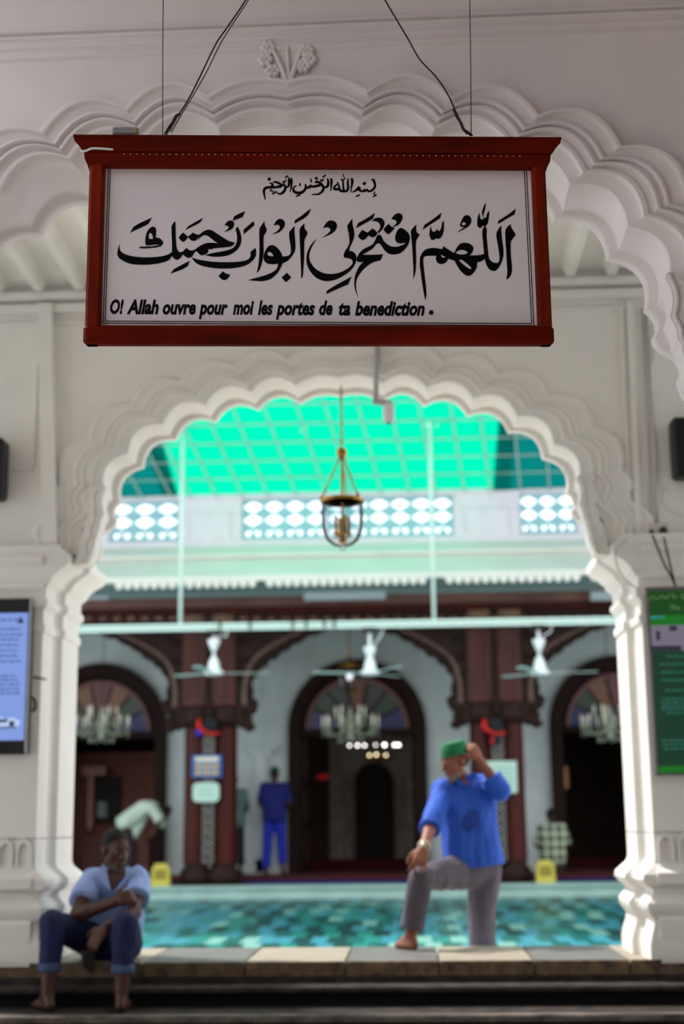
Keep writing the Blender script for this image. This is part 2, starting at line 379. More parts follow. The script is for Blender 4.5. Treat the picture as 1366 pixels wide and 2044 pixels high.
mb = MB(); mb.tube([at(*p, WM-.004) for p in ((1366, 622), (1292, 622), (1300, 800), (1316, 1045))], .007, 6); mb.build('panel_bead', PLASTER_MID, wm, smooth=True)
# little stucco sprigs in the spandrels
for pts in ([(120, 965), (135, 975), (143, 995), (155, 1008)], [(140, 1025), (150, 1050)], [(1235, 945), (1225, 975), (1232, 1000), (1240, 1015)], [(1236, 950), (1222, 945)]):
    mb = MB(); cr = crom([at(*p, WM-.003) for p in pts], 4); mb.tube(cr, [.010*(1-.6*i/len(cr)) for i in range(len(cr))], 6); mb.build('stucco_sprig', PLASTER_MID, wm, smooth=True)

# ---------------------------------------------------------------- gallery ceiling: ribbed metal deck between the two walls, flat plaster in front
ce = struct('ceiling', 'pale ribbed metal deck ceiling between the two arched walls')
mb = MB(); mb.box((-7.2, 5.6, 4.60), (6.36, 8.7, 4.68)); mb.build('deck_sheet', METALROOF, ce)
rib_me = None
x = -5.9; k = 0
xs0 = at(161, 575, 8.6).x
while x < 5.1: k += 1; x += .262
ribs = [xs0+.262*i for i in range(-19, 32)]
mb = MB()
mb.prism([[(-.058, 0), (-.026, -.075), (.026, -.075), (.058, 0)]], lambda u, v, d: Vector((u, d, v)), 5.6, 8.55)
rib_me = mb.mesh('rib'); rib_me.materials.append(METALROOF)
for xr in ribs:
    o = obj('rib', rib_me, None, ce); o.location = (xr, 0, 4.603)
mb = MB(); mb.box((-2.2, -3.0, 5.0), (6.36, 5.45, 5.1)); mb.build('ceiling_slab', PLASTER, ce)  # slab cut back on the left to leave a slot for skylight
mb = MB(); mb.box((-7.2, 5.3, 5.0), (6.36, 9.0, 5.1)); mb.build('roof_slab', PLASTER, ce)
# unseen gallery walls, placed and toned to steer the light
wv = struct('wall_right', 'unseen brown wall at the right end, darkened to cut bounce light'); mb = MB()
mb.box((6.26, -3.0, -.4), (6.46, 5.63, 5.0)); mb.build('wall_face', BROWNWOOD, wv)
wv = struct('wall_left', 'unseen white wall left of the viewer, added to form a light slot'); mb = MB()
mb.box((-5.6, -3.0, -.4), (-5.4, 5.3, 5.0)); mb.build('wall_face', PLASTER, wv)

wv = struct('wall_rear', 'unseen tan wall behind the viewer, added to shape the light'); mb = MB()
mb.box((-5.6, -3.2, -.4), (6.46, -3.0, 5.0)); mb.build('wall_face', mat('tan_low_bounce', (150, 128, 112), .6, var=.2, vscale=3), wv)  # closes off the rear; toned brown to weaken bounce light
# ---------------------------------------------------------------- floor, steps and kerb
STONE_D = mat('dark_grey_step_stone', (66, 60, 56), 0.85, spec=0.2, var=0.5, vscale=9, bump=0.2, bscale=30)
STONE_E = mat('worn_step_edge', (126, 116, 108), 0.8, spec=0.2, var=0.55, vscale=14, stretch=(.4, 1, 1))
FLOOR_D = mat('dark_floor_slate', (24, 23, 27), 0.7, spec=0.2, var=0.3, vscale=5)
FLOOR_P = mat('pale_bounce_floor', (206, 202, 196), 0.5, var=0.08, vscale=2)
fl = struct('floor', 'stone floor and shallow dark steps leading up to the kerb')
mb = MB(); mb.box((-7.2, -3.0, -.5), (6.36, 7.62, -.4)); mb.build('floor_slab', FLOOR_P, fl)  # out of view, made pale so it bounces light upwards
mb = MB(); mb.box((-7.2, 7.60, -.4), (6.36, 7.80, -.14)); mb.build('step', STONE_D, fl)
mb = MB(); mb.box((-7.2, 7.78, -.4), (6.36, 7.96, .06)); mb.build('step', STONE_D, fl)
mb = MB(); mb.box((-7.2, 7.97, -.4), (6.36, 8.62, .155)); mb.build('step', STONE_D, fl)
mb = MB(); mb.bbox((-7.2, 7.93, .125), (6.36, 8.01, .166), .008); mb.build('step_nosing', STONE_E, fl)
mb = MB(); mb.bbox((-7.2, 7.95, .075), (6.36, 8.0, .10), .006); mb.build('step_nosing', STONE_E, fl)
mb = MB(); mb.box((-7.2, 8.42, .15), (6.36, 8.66, .232)); mb.build('riser', FLOOR_D, fl)
mb = MB(); mb.bbox((-7.2, 8.36, .228), (6.36, 8.62, .262), .008); mb.build('step_ledge', STONE_D, fl)
mb = MB(); mb.box((-7.2, 8.57, .255), (6.36, 9.5, .30)); mb.build('kerb_bed', STONE_D, fl)
kb = struct('kerb', 'kerb of alternating pale and grey stone slabs along the courtyard edge')
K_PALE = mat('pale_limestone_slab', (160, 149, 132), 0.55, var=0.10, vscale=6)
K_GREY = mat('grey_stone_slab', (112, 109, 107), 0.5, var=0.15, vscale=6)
K_DARK = mat('mottled_brown_kerb_front', (122, 100, 76), 0.8, var=0.5, vscale=12)  # front faces get a browner, mottled colour
edges_px = [-230, -60, 110, 290, 490, 690, 877, 1068, 1262, 1460, 1660]
for i in range(len(edges_px)-1):
    xa = atz(edges_px[i], 1918, .38).x+.004; xb = atz(edges_px[i+1], 1918, .38).x-.004
    pale = edges_px[i] in (110, 490, 877, 1262, -230)
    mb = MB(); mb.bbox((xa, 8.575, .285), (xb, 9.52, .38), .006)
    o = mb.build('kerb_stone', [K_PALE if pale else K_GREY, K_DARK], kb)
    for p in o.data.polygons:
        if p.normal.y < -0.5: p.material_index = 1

# ---------------------------------------------------------------- courtyard floor
PAVE = mat('pale_bounce_paving', (232, 224, 216), 0.8, var=0.1, vscale=3)
cf = struct('courtyard_floor', 'courtyard paved with glossy green and teal tiles')
mb = MB(); mb.box((-9, 9.5, -.10), (8, 13.7, 0)); mb.build('bounce_paving', PAVE, cf)  # hidden pale strip added to bounce sunlight on to the arch soffit
BED = mat('dark_green_grout', (40, 84, 80), 0.6)
mb = MB(); mb.box((-9, 13.7, -.10), (8, 22.3, -.012)); mb.build('tile_bed', BED, cf)
TM = [mat('tile_deep_green', (10, 66, 62), 0.35), mat('tile_teal', (34, 132, 124), 0.3), mat('tile_sea_blue', (60, 142, 158), 0.3), mat('tile_pale_green', (122, 176, 162), 0.35), mat('tile_mid_green', (18, 98, 92), 0.32)]
tw, tl = .175, .78
tme = []
for m in TM:
    b = MB(); b.bbox((-tw/2+.004, -tl/2+.006, -.02), (tw/2-.004, tl/2-.006, 0), .003); me = b.mesh('tile'); me.materials.append(m); tme.append(me)
def proj(p):
    d = Vector(p)-EYE; z = d.dot(FW); return CX+F*d.dot(RT)/z, CY-F*d.dot(UP)/z
rest = MB(); cells = []
for j in range(11):
    y = 13.7+tl/2+tl*j
    if y+tl/2 > 22.35: break
    for i in range(-52, 48):
        x = i*tw+(tw/2 if j % 2 else 0); qx, qy = proj((x, y, 0))
        cells.append((x, y, j, i, 262 < qx < 1262))
vis = [c for c in cells if c[4]]
vis.sort(key=lambda c: c[1]); pick = set((c[2], c[3]) for c in vis[:300])
for x, y, j, i, _ in cells:
    rr = .5*noise.noise(Vector((x*.9, y*.45, 3.1)))+(.22 if (i+j) % 2 else -.22)+random.uniform(-.3, .3)
    mi = 0 if rr < -.28 else 4 if rr < -.05 else 1 if rr < .15 else 2 if rr < .42 else 3
    if (x < -2.2 and random.random() < .45): mi = 2
    if (j, i) in pick:
        o = obj('tile', tme[mi], None, cf); o.location = (x, y, 0)
    else: rest.box((x-tw/2+.004, y-tl/2+.006, -.02), (x+tw/2-.004, y+tl/2-.006, 0), mi)
o = rest.build('tile_field', TM, cf, kind='stuff')

# ---------------------------------------------------------------- hall platform across the courtyard
hp = struct('hall_platform', 'low platform of the prayer hall with a pale mint marble edge and red carpet')
MARB = mat('mint_marble', (176, 208, 200), 0.4, var=0.1, vscale=3)
mb = MB(); mb.bbox((-11, 22.2, -.1), (10, 22.55, .205), .02); mb.build('platform_edge', MARB, hp)
mb = MB(); mb.bbox((-11, 22.13, .0), (10, 22.3, .085), .015); mb.build('platform_plinth', MARB, hp)
mb = MB(); mb.bbox((-11, 22.15, .155), (10, 22.4, .212), .012); mb.build('platform_nosing', MARB, hp)
mb = MB(); mb.box((-11, 22.5, 0), (10, 34, .20)); mb.build('platform_slab', MARB, hp)
mb = MB(); mb.box((-11, 23.15, .20), (10, 34, .285)); mb.build('carpet', REDCARPET, hp)
mb = MB(); mb.box((-11, 22.95, .20), (10, 23.16, .255)); mb.build('carpet_edging', BLUECARPET, hp)

# ---------------------------------------------------------------- hall back wall with three arched doorways
wb = struct('wall_back', 'aged white back wall of the prayer hall with round arched doorways')
DX = [-5.46, -0.935, 3.59]; RO = 1.19; ZS = 2.72
outer = [(-11, .28), (-11, 5.6), (10, 5.6), (10, .28)]
path = [(-11, .28), (-11, 5.6), (10, 5.6), (10, .28)]
for cx_ in reversed(DX):
    path += [(cx_+RO, .28)]+arc(cx_, ZS, RO-.02, 0, math.pi, 24)+[(cx_-RO, .28)]
mb = MB(); mb.prism([path], lambda u, v, d: Vector((u, d, v)), 25.0, 25.35); mb.build('wall_face', GREYWALL, wb)
# plaster seam and pilaster relief on the wall between the doors
for cx_ in (-3.17, 1.33):
    mb = MB(); mb.box((cx_-.55, 24.93, 3.35), (cx_+.55, 25.02, 3.41)); mb.build('wall_band', GREYWALL, wb)
mb = MB()
for u0, u1, v0, v1 in ((-2.72, -2.52, .3, 2.25), (-2.82, -2.42, 2.25, 2.36), (-2.9, -2.34, 2.36, 2.46), (-2.82, -2.42, .28, .55)): mb.bbox((u0, 24.9, v0), (u1, 25.02, v1), .02)
mb.build('wall_pilaster', GREYWALL, wb)
DOORW = mat('dark_door_wood', (40, 17, 12), 0.55, spec=.15, var=0.35, vscale=6, stretch=(1, 1, .2))
INNERW = mat('dim_brown_hall_panelling', (74, 44, 34), 0.7, var=0.25, vscale=1.5)
SG = {'b': mat('stained_glass_blue', (20, 22, 92), .2), 'g': mat('stained_glass_green', (18, 48, 28), .2), 'o': mat('stained_glass_amber', (112, 62, 28), .2), 'k': mat('stained_glass_dark', (30, 26, 30), .2), 'r': mat('stained_glass_red', (90, 26, 22), .2)}
for n_, cx_ in enumerate(DX):
    d = struct('door_%d' % (n_+1), 'round arched dark wooden doorway with stained glass fanlight, %s of the three' % ('left', 'middle', 'right')[n_], (cx_, 25.0, .285))
    def ringpoly(r0, r1, zb): return [(r1, zb)]+arc(0, ZS, r1, 0, math.pi, 28)+[(-r1, zb), (-r0, zb)]+list(reversed(arc(0, ZS, r0, 0, math.pi, 28)))+[(r0, zb)]
    mb = MB(); mb.prism([ringpoly(1.0, 1.2, .285)], lambda u, v, w_: Vector((cx_+u, w_, v)), 24.86, 25.3); mb.build('door_frame', DOORW, d)
    mb = MB(); mb.prism([ringpoly(.84, .90, ZS)], lambda u, v, w_: Vector((cx_+u, w_, v)), 24.98, 25.06); mb.build('fan_rim', mat('pinkish_frame_paint', (120, 74, 70), .5), d)
    mb = MB(); mb.prism([ringpoly(.90, 1.01, ZS-.04)], lambda u, v, w_: Vector((cx_+u, w_, v)), 25.02, 25.2); mb.build('fan_surround', DOORW, d)
    mb = MB(); mb.bbox((cx_-1.02, 24.95, ZS-.12), (cx_+1.02, 25.2, ZS), .01); mb.build('transom', DOORW, d)
    order = 'bgorogb' if n_ != 1 else 'bgkokgb'
    for k in range(7):
        a0 = math.pi*k/7+.02; a1 = math.pi*(k+1)/7-.02
        pl = arc(0, ZS, .84, a0, a1, 5)+list(reversed(arc(0, ZS, .34, a0, a1, 3)))
        mb = MB(); mb.prism([pl], lambda u, v, w_: Vector((cx_+u, w_, v)), 25.03, 25.05); mb.build('pane', SG[order[k]], d)
    mb = MB(); mb.prism([[(.33, ZS)]+arc(0, ZS, .33, 0, math.pi, 12)], lambda u, v, w_: Vector((cx_+u, w_, v)), 25.03, 25.05); mb.build('pane', SG['k'], d)
    for k in range(1, 7):
        a = math.pi*k/7; mb = MB(); mb.tube([(cx_+.33*math.cos(a), 25.03, ZS+.33*math.sin(a)), (cx_+.86*math.cos(a), 25.03, ZS+.86*math.sin(a))], .02, 6); mb.build('glazing_bar', DOORW, d)
    # open leaves folded back into the room
    for s in (-1, 1):
        mb = MB(); xx = cx_+s*.98
        mb.bbox((xx-.03, 25.2, .29), (xx+.03, 26.1, ZS-.12), .008); lf = mb.build('door_leaf', DOORW, d)
        for zz in (.45, 1.15, 1.85):
            mb = MB(); mb.bbox((xx-s*.03-.012, 25.3, zz), (xx-s*.03+.012, 26.0, zz+.55), .01)
            mb.build('leaf_panel', INNERW, lf)

# inner prayer room seen through the doors
wi = struct('wall_inner', 'dim brown end wall of the inner prayer room with a pale prayer niche')
mb = MB(); mb.box((-11, 31.0, .28), (10, 31.3, 5.6)); mb.build('wall_face', INNERW, wi)
mb = MB(); mb.box((-11, 25.3, 5.3), (10, 31.3, 5.6)); mb.build('inner_ceiling', INNERW, wi)
for xx in (-11, 9.8): 
    mb = MB(); mb.box((xx, 22.4, .28), (xx+.2, 31.3, 5.6)); mb.build('side_wall', INNERW, wi)
mb = MB(); mb.box((-11, 22.7, 5.25), (10, 25.2, 5.4)); mb.build('porch_ceiling', GREYWALL, wi)
NICHE = mat('pale_marble_niche', (176, 160, 148), .5, var=.2, vscale=4)
DKN = mat('dark_niche_recess', (40, 30, 24), .7)
cN = at(748, 1600, 30.9).x
mb = MB(); op = [(cN+.95, .3), (cN+.95, 3.0), (cN+.8, 3.15), (cN-.8, 3.15), (cN-.95, 3.0), (cN-.95, .3)]
hole = [(cN-.42, .3), (cN-.42, 1.9)]+[(p[0], p[1]) for p in reversed(arc(cN, 1.95, .42, 0, math.pi, 14))]+[(cN+.42, .3)]
mb.prism([op+hole], lambda u, v, d: Vector((u, d, v)), 30.7, 31.02); mb.build('niche_surround', NICHE, wi)
mb = MB(); mb.box((cN-.5, 30.95, .3), (cN+.5, 31.01, 2.4)); mb.build('niche_recess', DKN, wi)
for s in (-1, 1):
    mb = MB(); mb.lathe([(.07, .3), (.09, .45), (.06, .5), (.06, 1.8), (.1, 1.9), (.1, 2.0)], (cN+s*.55, 30.62, 0), 12); mb.build('niche_column', NICHE, wi, smooth=True)
mb = MB(); mb.box((-11, 28.0, .285), (10, 28.5, .42)); mb.build('carpet_step', REDCARPET, wi)
# cabinet-like panelling and door beyond the left doorway; a lit edge painted in amber beyond the right one
def inner_panel(px0, px1, py0, py1, Y, m, nm, d=.06):
    a = at(px0, py1, Y); b = at(px1, py0, Y); mb = MB(); mb.bbox((a.x, Y-d, a.z), (b.x, Y+.02, b.z), .01); return mb.build(nm, m, wi)
inner_panel(176, 190, 1545, 1655, 27.5, mat('pale_pink_post', (210, 150, 138), .5), 'inner_post', .14)
inner_panel(168, 215, 1530, 1548, 27.5, mat('pale_pink_post', (210, 150, 138), .5), 'inner_post', .2)
inner_panel(190, 240, 1550, 1640, 27.6, DKN, 'dark_opening_panel')  # solid dark panel, its colour standing in for a shaded opening
inner_panel(195, 215, 1600, 1632, 27.5, GREYSOFFIT, 'inner_shelf')
inner_panel(160, 300, 1668, 1745, 27.6, mat('brightened_brown_cupboard', (150, 96, 82), .6, var=.2), 'cupboard')  # base colour raised so the left room looks lit
inner_panel(100, 330, 1500, 1745, 27.8, mat('brightened_reddish_partition', (150, 88, 74), .7, var=.15), 'partition')  # brighter colour stands in for light falling in the left room
inner_panel(1125, 1133, 1530, 1575, 25.9, mat('amber_lit_edge', (176, 120, 60), .4), 'painted_lit_edge')  # strip of amber colour imitating a lit edge
# ================================================================== courtyard front of the hall: parapet, eaves, beam
pp = struct('parapet', 'white parapet over the eaves with pierced lattice screens between solid piers')
YP = 21.6
PIERS = [(-200, 222), (358, 485), (905, 1038), (1150, 1500)]
WHITEP = mat('bluish_white_parapet_paint', (230, 219, 228), .6, var=.04)
zt = at(683, 988, YP).z; zb = at(683, 1078, YP).z
for a, b in PIERS:
    xa = at(a, 1030, YP).x; xb = at(b, 1030, YP).x
    mb = MB(); mb.bbox((xa, YP-.12, zb), (xb, YP+.15, zt), .02); mb.bbox((xa+.18, YP-.16, zb), (xb-.18, YP-.1, zt-.28), .015); mb.box((xa, YP-.135, zt-.30), (xb, YP-.11, zt-.285)); mb.build('pier', WHITEP, pp)
xl = at(-200, 1000, YP).x; xr = at(1500, 1000, YP).x
mb = MB(); mb.bbox((xl, YP-.16, zt-.06), (xr, YP+.18, zt+.03), .02); mb.build('coping', WHITEP, pp)
mb = MB(); mb.bbox((xl, YP-.14, zb-.12), (xr, YP+.16, zb+.02), .02); mb.build('sill', WHITEP, pp)
TEALSCREEN = mat('pale_blue_lattice', (150, 196, 206), .6)
# one pierced block: square plate with a four lobed opening, shared by all blocks
bw = .33; bh = (zt-.06-zb-.02)/3
def lobed(rx, rz, n=32): 
    return [((rx*(.78+.22*abs(math.cos(2*t))))*math.cos(t), (rz*(.78+.22*abs(math.cos(2*t))))*math.sin(t)) for t in [2*math.pi*i/n for i in range(n)]]
mb = MB(); mb.prism([[(-bw/2, -bh/2), (bw/2, -bh/2), (bw/2, bh/2), (-bw/2, bh/2)], lobed(bw*.43, bh*.42)], lambda u, v, d: Vector((u, d, v)), -.03, .03)
blk_a = mb.mesh('screen_block'); blk_a.materials.append(TEALSCREEN)
mb = MB(); mb.prism([[(-bw/2, -bh/2), (bw/2, -bh/2), (bw/2, bh/2), (-bw/2, bh/2)], [(p[0]-bw*.24, p[1]) for p in lobed(bw*.15, bh*.25, 16)], [(p[0]+bw*.24, p[1]) for p in lobed(bw*.15, bh*.25, 16)], [(p[0], p[1]+bh*.2) for p in lobed(bw*.08, bh*.14, 12)]], lambda u, v, d: Vector((u, d, v)), -.03, .03)
blk_b = mb.mesh('screen_block'); blk_b.materials.append(TEALSCREEN)
for a, b in ((222, 358), (485, 905), (1038, 1150)):
    xa = at(a, 1030, YP).x; xb = at(b, 1030, YP).x; n = max(1, round((xb-xa)/bw)); st = (xb-xa)/n
    for i in range(n):
        for j in range(3):
            o = obj('screen_block', blk_a if j else blk_b, None, pp); o.location = (xa+st*(i+.5), YP, zb+.02+bh*(j+.5)); o.scale = (st/bw, 1, 1)
# eaves sheet sloping out over the courtyard, with its toothed valance
ev = struct('eaves', 'pale mint eaves with a row of valance teeth along the lower edge')
z1 = at(683, 1078, 21.5).z; z0 = at(683, 1148, 20.55).z; zm = at(683, 1108, 21.1).z
mb = MB()
mb.add([(-11, 21.55, z1), (10, 21.55, z1), (10, 20.55, z0), (-11, 20.55, z0), (-11, 21.55, z1-.05), (10, 21.55, z1-.05), (10, 20.55, z0-.05), (-11, 20.55, z0-.05)], [(0, 1, 2, 3), (7, 6, 5, 4), (3, 2, 6, 7), (0, 4, 5, 1), (0, 3, 7, 4), (1, 5, 6, 2)])
mb.build('eaves_sheet', MINTROOF, ev)
mb = MB(); mb.bbox((-11, 21.02, zm-.012), (10, 21.10, zm+.03), .006); mb.build('sheet_lap', MINTROOF, ev)
mb = MB(); mb.box((-11, 20.53, z0-.06), (10, 20.57, z0+.015)); mb.build('valance_board', MINTROOF, ev)
tooth = MB(); tooth.prism([[(-.058, 0), (.058, 0), (.052, -.05), (.035, -.085), (0, -.105), (-.035, -.085), (-.052, -.05)]], lambda u, v, d: Vector((u, d, v)), -.012, .012)
tm = tooth.mesh('valance_tooth'); tm.materials.append(MINTROOF)
xa = at(150, 1155, 20.55).x; xb = at(1260, 1150, 20.55).x; n = 62
for i in range(-12, n+12):
    x = xa+(xb-xa)*i/n
    if i in (3, 4, 21, 40, 41, 57): continue                   # a few teeth have dropped off
    o = obj('valance_tooth', tm, None, ev); o.location = (x, 20.55, z0-.055)
zs0 = at(683, 1188, 22.2).z
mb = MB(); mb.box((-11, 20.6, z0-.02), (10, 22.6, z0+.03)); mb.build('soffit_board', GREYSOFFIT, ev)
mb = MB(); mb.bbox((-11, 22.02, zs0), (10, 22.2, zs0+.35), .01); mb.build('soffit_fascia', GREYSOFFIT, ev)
for a, b in ((60, 218), (607, 770), (1180, 1300)):
    p = at(a, 1196, 22.0); q = at(b, 1186, 22.0); mb = MB(); mb.bbox((p.x, 21.98, p.z-.02), (q.x, 22.05, q.z+.06), .006); mb.build('white_batten', mat('pale_grey_batten', (196, 206, 212), .5), ev)
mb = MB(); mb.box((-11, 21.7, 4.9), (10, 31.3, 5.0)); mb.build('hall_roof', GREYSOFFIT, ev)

# carved timber beam along the front of the hall
bm_ = struct('beam', 'carved reddish brown timber beam under the eaves')
def zy(py, Y=22.4): return at(683, py, Y).z
BEAMM = mat('faded_brown_beam', (136, 92, 82), .55, var=.3, vscale=5, stretch=(.3, 1, 1))
mb = MB(); mb.bbox((-11, 22.3, zy(1212)), (10, 22.75, zy(1184)), .01); mb.build('beam_upper', BEAMM, bm_)
mb = MB(); mb.bbox((-11, 22.24, zy(1224)), (10, 22.75, zy(1211)), .02); mb.build('beam_roll', MAROON, bm_)
mb = MB(); mb.bbox((-11, 22.32, zy(1250)), (10, 22.75, zy(1223)), .01); mb.build('beam_lower', DARKWOOD, bm_)
for i in range(-5, 40):                                         # carved dentils
    px = 150+28*i; p = at(px, 1234, 22.3)
    mb = MB(); mb.ball((p.x, 22.32, p.z), (.085, .05, .045), 8, 5); mb.build('carved_boss', BEAMM, bm_, smooth=True)

# ================================================================== paired carved columns with bracket arches
FRET = mat('pale_fretwork', (150, 146, 140), .6, var=.3, vscale=30)
def make_column(label, xc):
    t = thing('carved_column', label, 'column', (xc, 22.75, .20), 'carved wooden columns')
    zb_, zc_ = .20, 2.72
    for s in (-1, 1):
        x = xc+s*.215
        mb = MB(); mb.lathe([(.20, zb_), (.25, zb_+.03), (.27, zb_+.12), (.25, zb_+.22), (.19, zb_+.28), (.2, zb_+.31), (.2, zb_+.34)], (x, 22.75, 0), 16); mb.build('column_foot', DARKWOOD, t, smooth=True)
        mb = MB(); mb.lathe([(.21, zb_+.34), (.205, 1.4), (.205, zc_+.05)], (x, 22.75, 0), 8, sy=1.05); mb.build('shaft', MAROON, t)
        mb = MB(); mb.lathe([(.12, 2.60), (.2, 2.63), (.25, 2.72), (.265, 2.80), (.24, 2.88), (.26, 2.92), (.25, 2.96)], (x, 22.72, 0), 16); mb.build('bulb_capital', DARKWOOD, t, smooth=True)
        mb = MB(); mb.bbox((x-.225, 22.48, 2.95), (x+.20, 23.0, 4.16), .03); mb.build('upper_block', BROWNWOOD, t)
        for dx in (-.13, 0, .12):
            mb = MB(); mb.bbox((x+dx-.035, 22.455, 3.05), (x+dx+.035, 22.5, 4.1), .012); mb.build('reed', BROWNWOOD, t)
        mb = MB(); mb.lathe([(0, 0), (.13, .01), (.17, .03), (.18, .06), (0, .07)], (0, 0, 0), 14)
        mb.v = [Vector((x+s*.03+v.x, 22.30-v.z+.05, 4.33+v.y)) for v in mb.v]; mb.build('scroll_medallion', mat('worn_gilt_scroll', (120, 92, 70), .6), t, smooth=True)
    # carved band between the two blocks and fretwork between the shafts
    mb = MB(); mb.bbox((xc-.07, 22.46, 2.75), (xc+.07, 22.9, 4.2), .02)
    for k in range(9): mb.ball((xc, 22.45, 2.85+.15*k), (.06, .04, .06), 8, 5)
    mb.build('carved_band', DARKWOOD, t, smooth=False)
    for k in range(13):
        z = .62+.157*k; mb = MB()
        mb.tube([(xc+.085*math.cos(a), 22.5, z+.075*math.sin(a)) for a in [2*math.pi*i/8 for i in range(8)]], .014, 5, closed=True)
        mb.tube([(xc-.09, 22.5, z-.075), (xc+.09, 22.5, z+.075)], .010, 5); mb.tube([(xc+.09, 22.5, z-.075), (xc-.09, 22.5, z+.075)], .010, 5)
        mb.build('fret_ring', FRET, t)
    mb = MB(); mb.box((xc-.1, 22.515, .5), (xc+.1, 22.6, 2.62)); mb.build('fret_backing', DARKWOOD, t)
    mb = MB(); mb.bbox((xc-.56, 22.42, .2), (xc+.56, 23.1, .235), .01); mb.build('plinth', DARKWOOD, t)
    # cusped bracket on each side, rising to the beam
    for s in (-1, 1):
        edge = [(.47, 2.62), (.60, 2.60), (.66, 2.72), (.60, 2.80), (.70, 2.86), (.74, 2.98), (.66, 3.04), (.67, 3.16), (.64, 3.28), (.67, 3.40), (.745, 3.47), (.78, 3.56), (.87, 3.60), (.94, 3.70), (1.04, 3.72), (1.12, 3.82), (1.22, 3.86), (1.32, 3.95), (1.43, 3.98), (1.55, 4.08), (1.70, 4.10), (1.85, 4.17), (2.02, 4.20)]
        ed = [(p.x, p.y) for p in crom([(a, b) for a, b in edge], 3)]
        poly = [(.40, 4.24), (.40, 2.66)]+ed+[(2.02, 4.24)]
        mb = MB(); mb.prism([poly], lambda u, v, d: Vector((xc+s*u, d, v)), 22.58, 22.86); br = mb.build('bracket', DARKWOOD, t)
        # carved ribs, scrolls and leaves standing proud of the bracket
        mb = MB(); mb.tube([(xc+s*p[0], 22.57, p[1]+.03) for p in ed[3:]], .035, 6); mb.build('bracket_edge', DARKWOOD, br, smooth=True)
        mid = crom([(.55, 2.95), (.56, 3.3), (.66, 3.62), (.86, 3.82), (1.15, 3.99), (1.5, 4.15)], 5)
        mb = MB(); mb.tube([(xc+s*p[0], 22.56, p[1]) for p in mid], [.05-.001*i for i in range(len(mid))], 7); mb.build('carved_stem', mat('paler_carved_stem', (112, 84, 74), .55, var=.3, vscale=12), br, smooth=True)  # stem coloured paler than the bracket
        for k, (u, v, r) in enumerate(((.52, 3.95, .10), (.72, 4.05, .09), (.53, 3.65, .08), (.95, 4.10, .08), (.55, 2.8, .09), (.50, 3.4, .06), (1.2, 4.15, .06))):
            mb = MB(); sp = [(xc+s*(u+r*(1-.11*i)*math.cos(i*.7)), 22.555, v+r*(1-.11*i)*math.sin(i*.7)) for i in range(9)]
            mb.tube(sp, [.024-.0018*i for i in range(9)], 6); mb.build('carved_scroll', DARKWOOD, br, smooth=True)
        mb = MB()
        for k in range(4): mb.ball((xc+s*(.52+.05*k), 22.6, 2.66-.03*k+.05*(k % 2)), (.06, .08, .06), 7, 5)
        mb.build('leaf_drop', DARKWOOD, br, smooth=True)
    return t
COLX = (-3.18, 1.34)
make_column('carved maroon column carrying the blue poster', COLX[0])
make_column('carved maroon column behind the man in the green cap', COLX[1])

# ================================================================== green shade cloth and its bar grid
S_SL = .32; YE = 21.45; ZE = at(683, 984, YE).z
def slope(x, y): return Vector((x, y, ZE+(YE-y)*S_SL))
tg = thing('bar_grid', 'pale steel bar grid sloping up under the green shade cloth', 'grid', slope(-1, YE))
BAR = mat('weathered_white_bar', (170, 184, 178), .5)
mb = MB(); L = 20.0; mb.tube([(-10, 0, 0), (10, 0, 0)], .011, 6); bh_me = mb.mesh('cross_bar'); bh_me.materials.append(BAR)
for k in range(12):
    o = obj('cross_bar', bh_me, None, tg); o.location = slope(-1, YE-.47*k)-slope(-1, YE)
DYL = 6.5; mb = MB(); mb.tube([(0, 0, 0), (-.115*DYL, -DYL, S_SL*DYL)], .014, 6); bv_me = mb.mesh('slope_bar'); bv_me.materials.append(BAR)
x = -8.4
while x < 7:
    o = obj('slope_bar', bv_me, None, tg); o.location = Vector((x, YE, ZE-.03))-slope(-1, YE); x += random.choice((.40, .44, .30, .46))
def cloth_mat(name, rgb, tr):
    m = bpy.data.materials.new(name); m.use_nodes = True; nt = m.node_tree; nt.nodes.clear()
    out = nt.nodes.new('ShaderNodeOutputMaterial'); d = nt.nodes.new('ShaderNodeBsdfDiffuse'); t = nt.nodes.new('ShaderNodeBsdfTranslucent'); mx = nt.nodes.new('ShaderNodeMixShader')
    tc = nt.nodes.new('ShaderNodeTexCoord'); n = nt.nodes.new('ShaderNodeTexNoise'); n.inputs['Scale'].default_value = 1.3; nt.links.new(tc.outputs['Object'], n.inputs['Vector'])
    cr = nt.nodes.new('ShaderNodeValToRGB'); cr.color_ramp.elements[0].color = C(*[c*.93 for c in rgb]); cr.color_ramp.elements[1].color = C(*rgb); nt.links.new(n.outputs['Fac'], cr.inputs[0])
    for s_ in (d, t): nt.links.new(cr.outputs[0], s_.inputs['Color'])
    mx.inputs[0].default_value = tr; nt.links.new(d.outputs[0], mx.inputs[1]); nt.links.new(t.outputs[0], mx.inputs[2]); nt.links.new(mx.outputs[0], out.inputs[0]); return m
def cloth(name, label, x0, x1, y0, y1, m, lift, seed, nx=60, ny=50):
    mb = MB()
    for j in range(ny+1):
        for i in range(nx+1):
            x = lerp(x0, x1, i/nx); y = lerp(y0, y1, j/ny); p = slope(x, y)
            dz = lift+.03*noise.noise(Vector((x*.8+seed, y*.7, 0)))+.02*noise.noise(Vector((x*2.4, y*1.1+seed, 2)))
            mb.v.append(Vector((x, y+.03*noise.noise(Vector((x, seed, 1))), p.z+dz)))
    for j in range(ny):
        for i in range(nx): a = j*(nx+1)+i; mb.f.append((a, a+1, a+nx+2, a+nx+1)); mb.mi.append(0)
    o = mb.build(name, m, None, smooth=True); return tag(o, label, 'shade cloth')
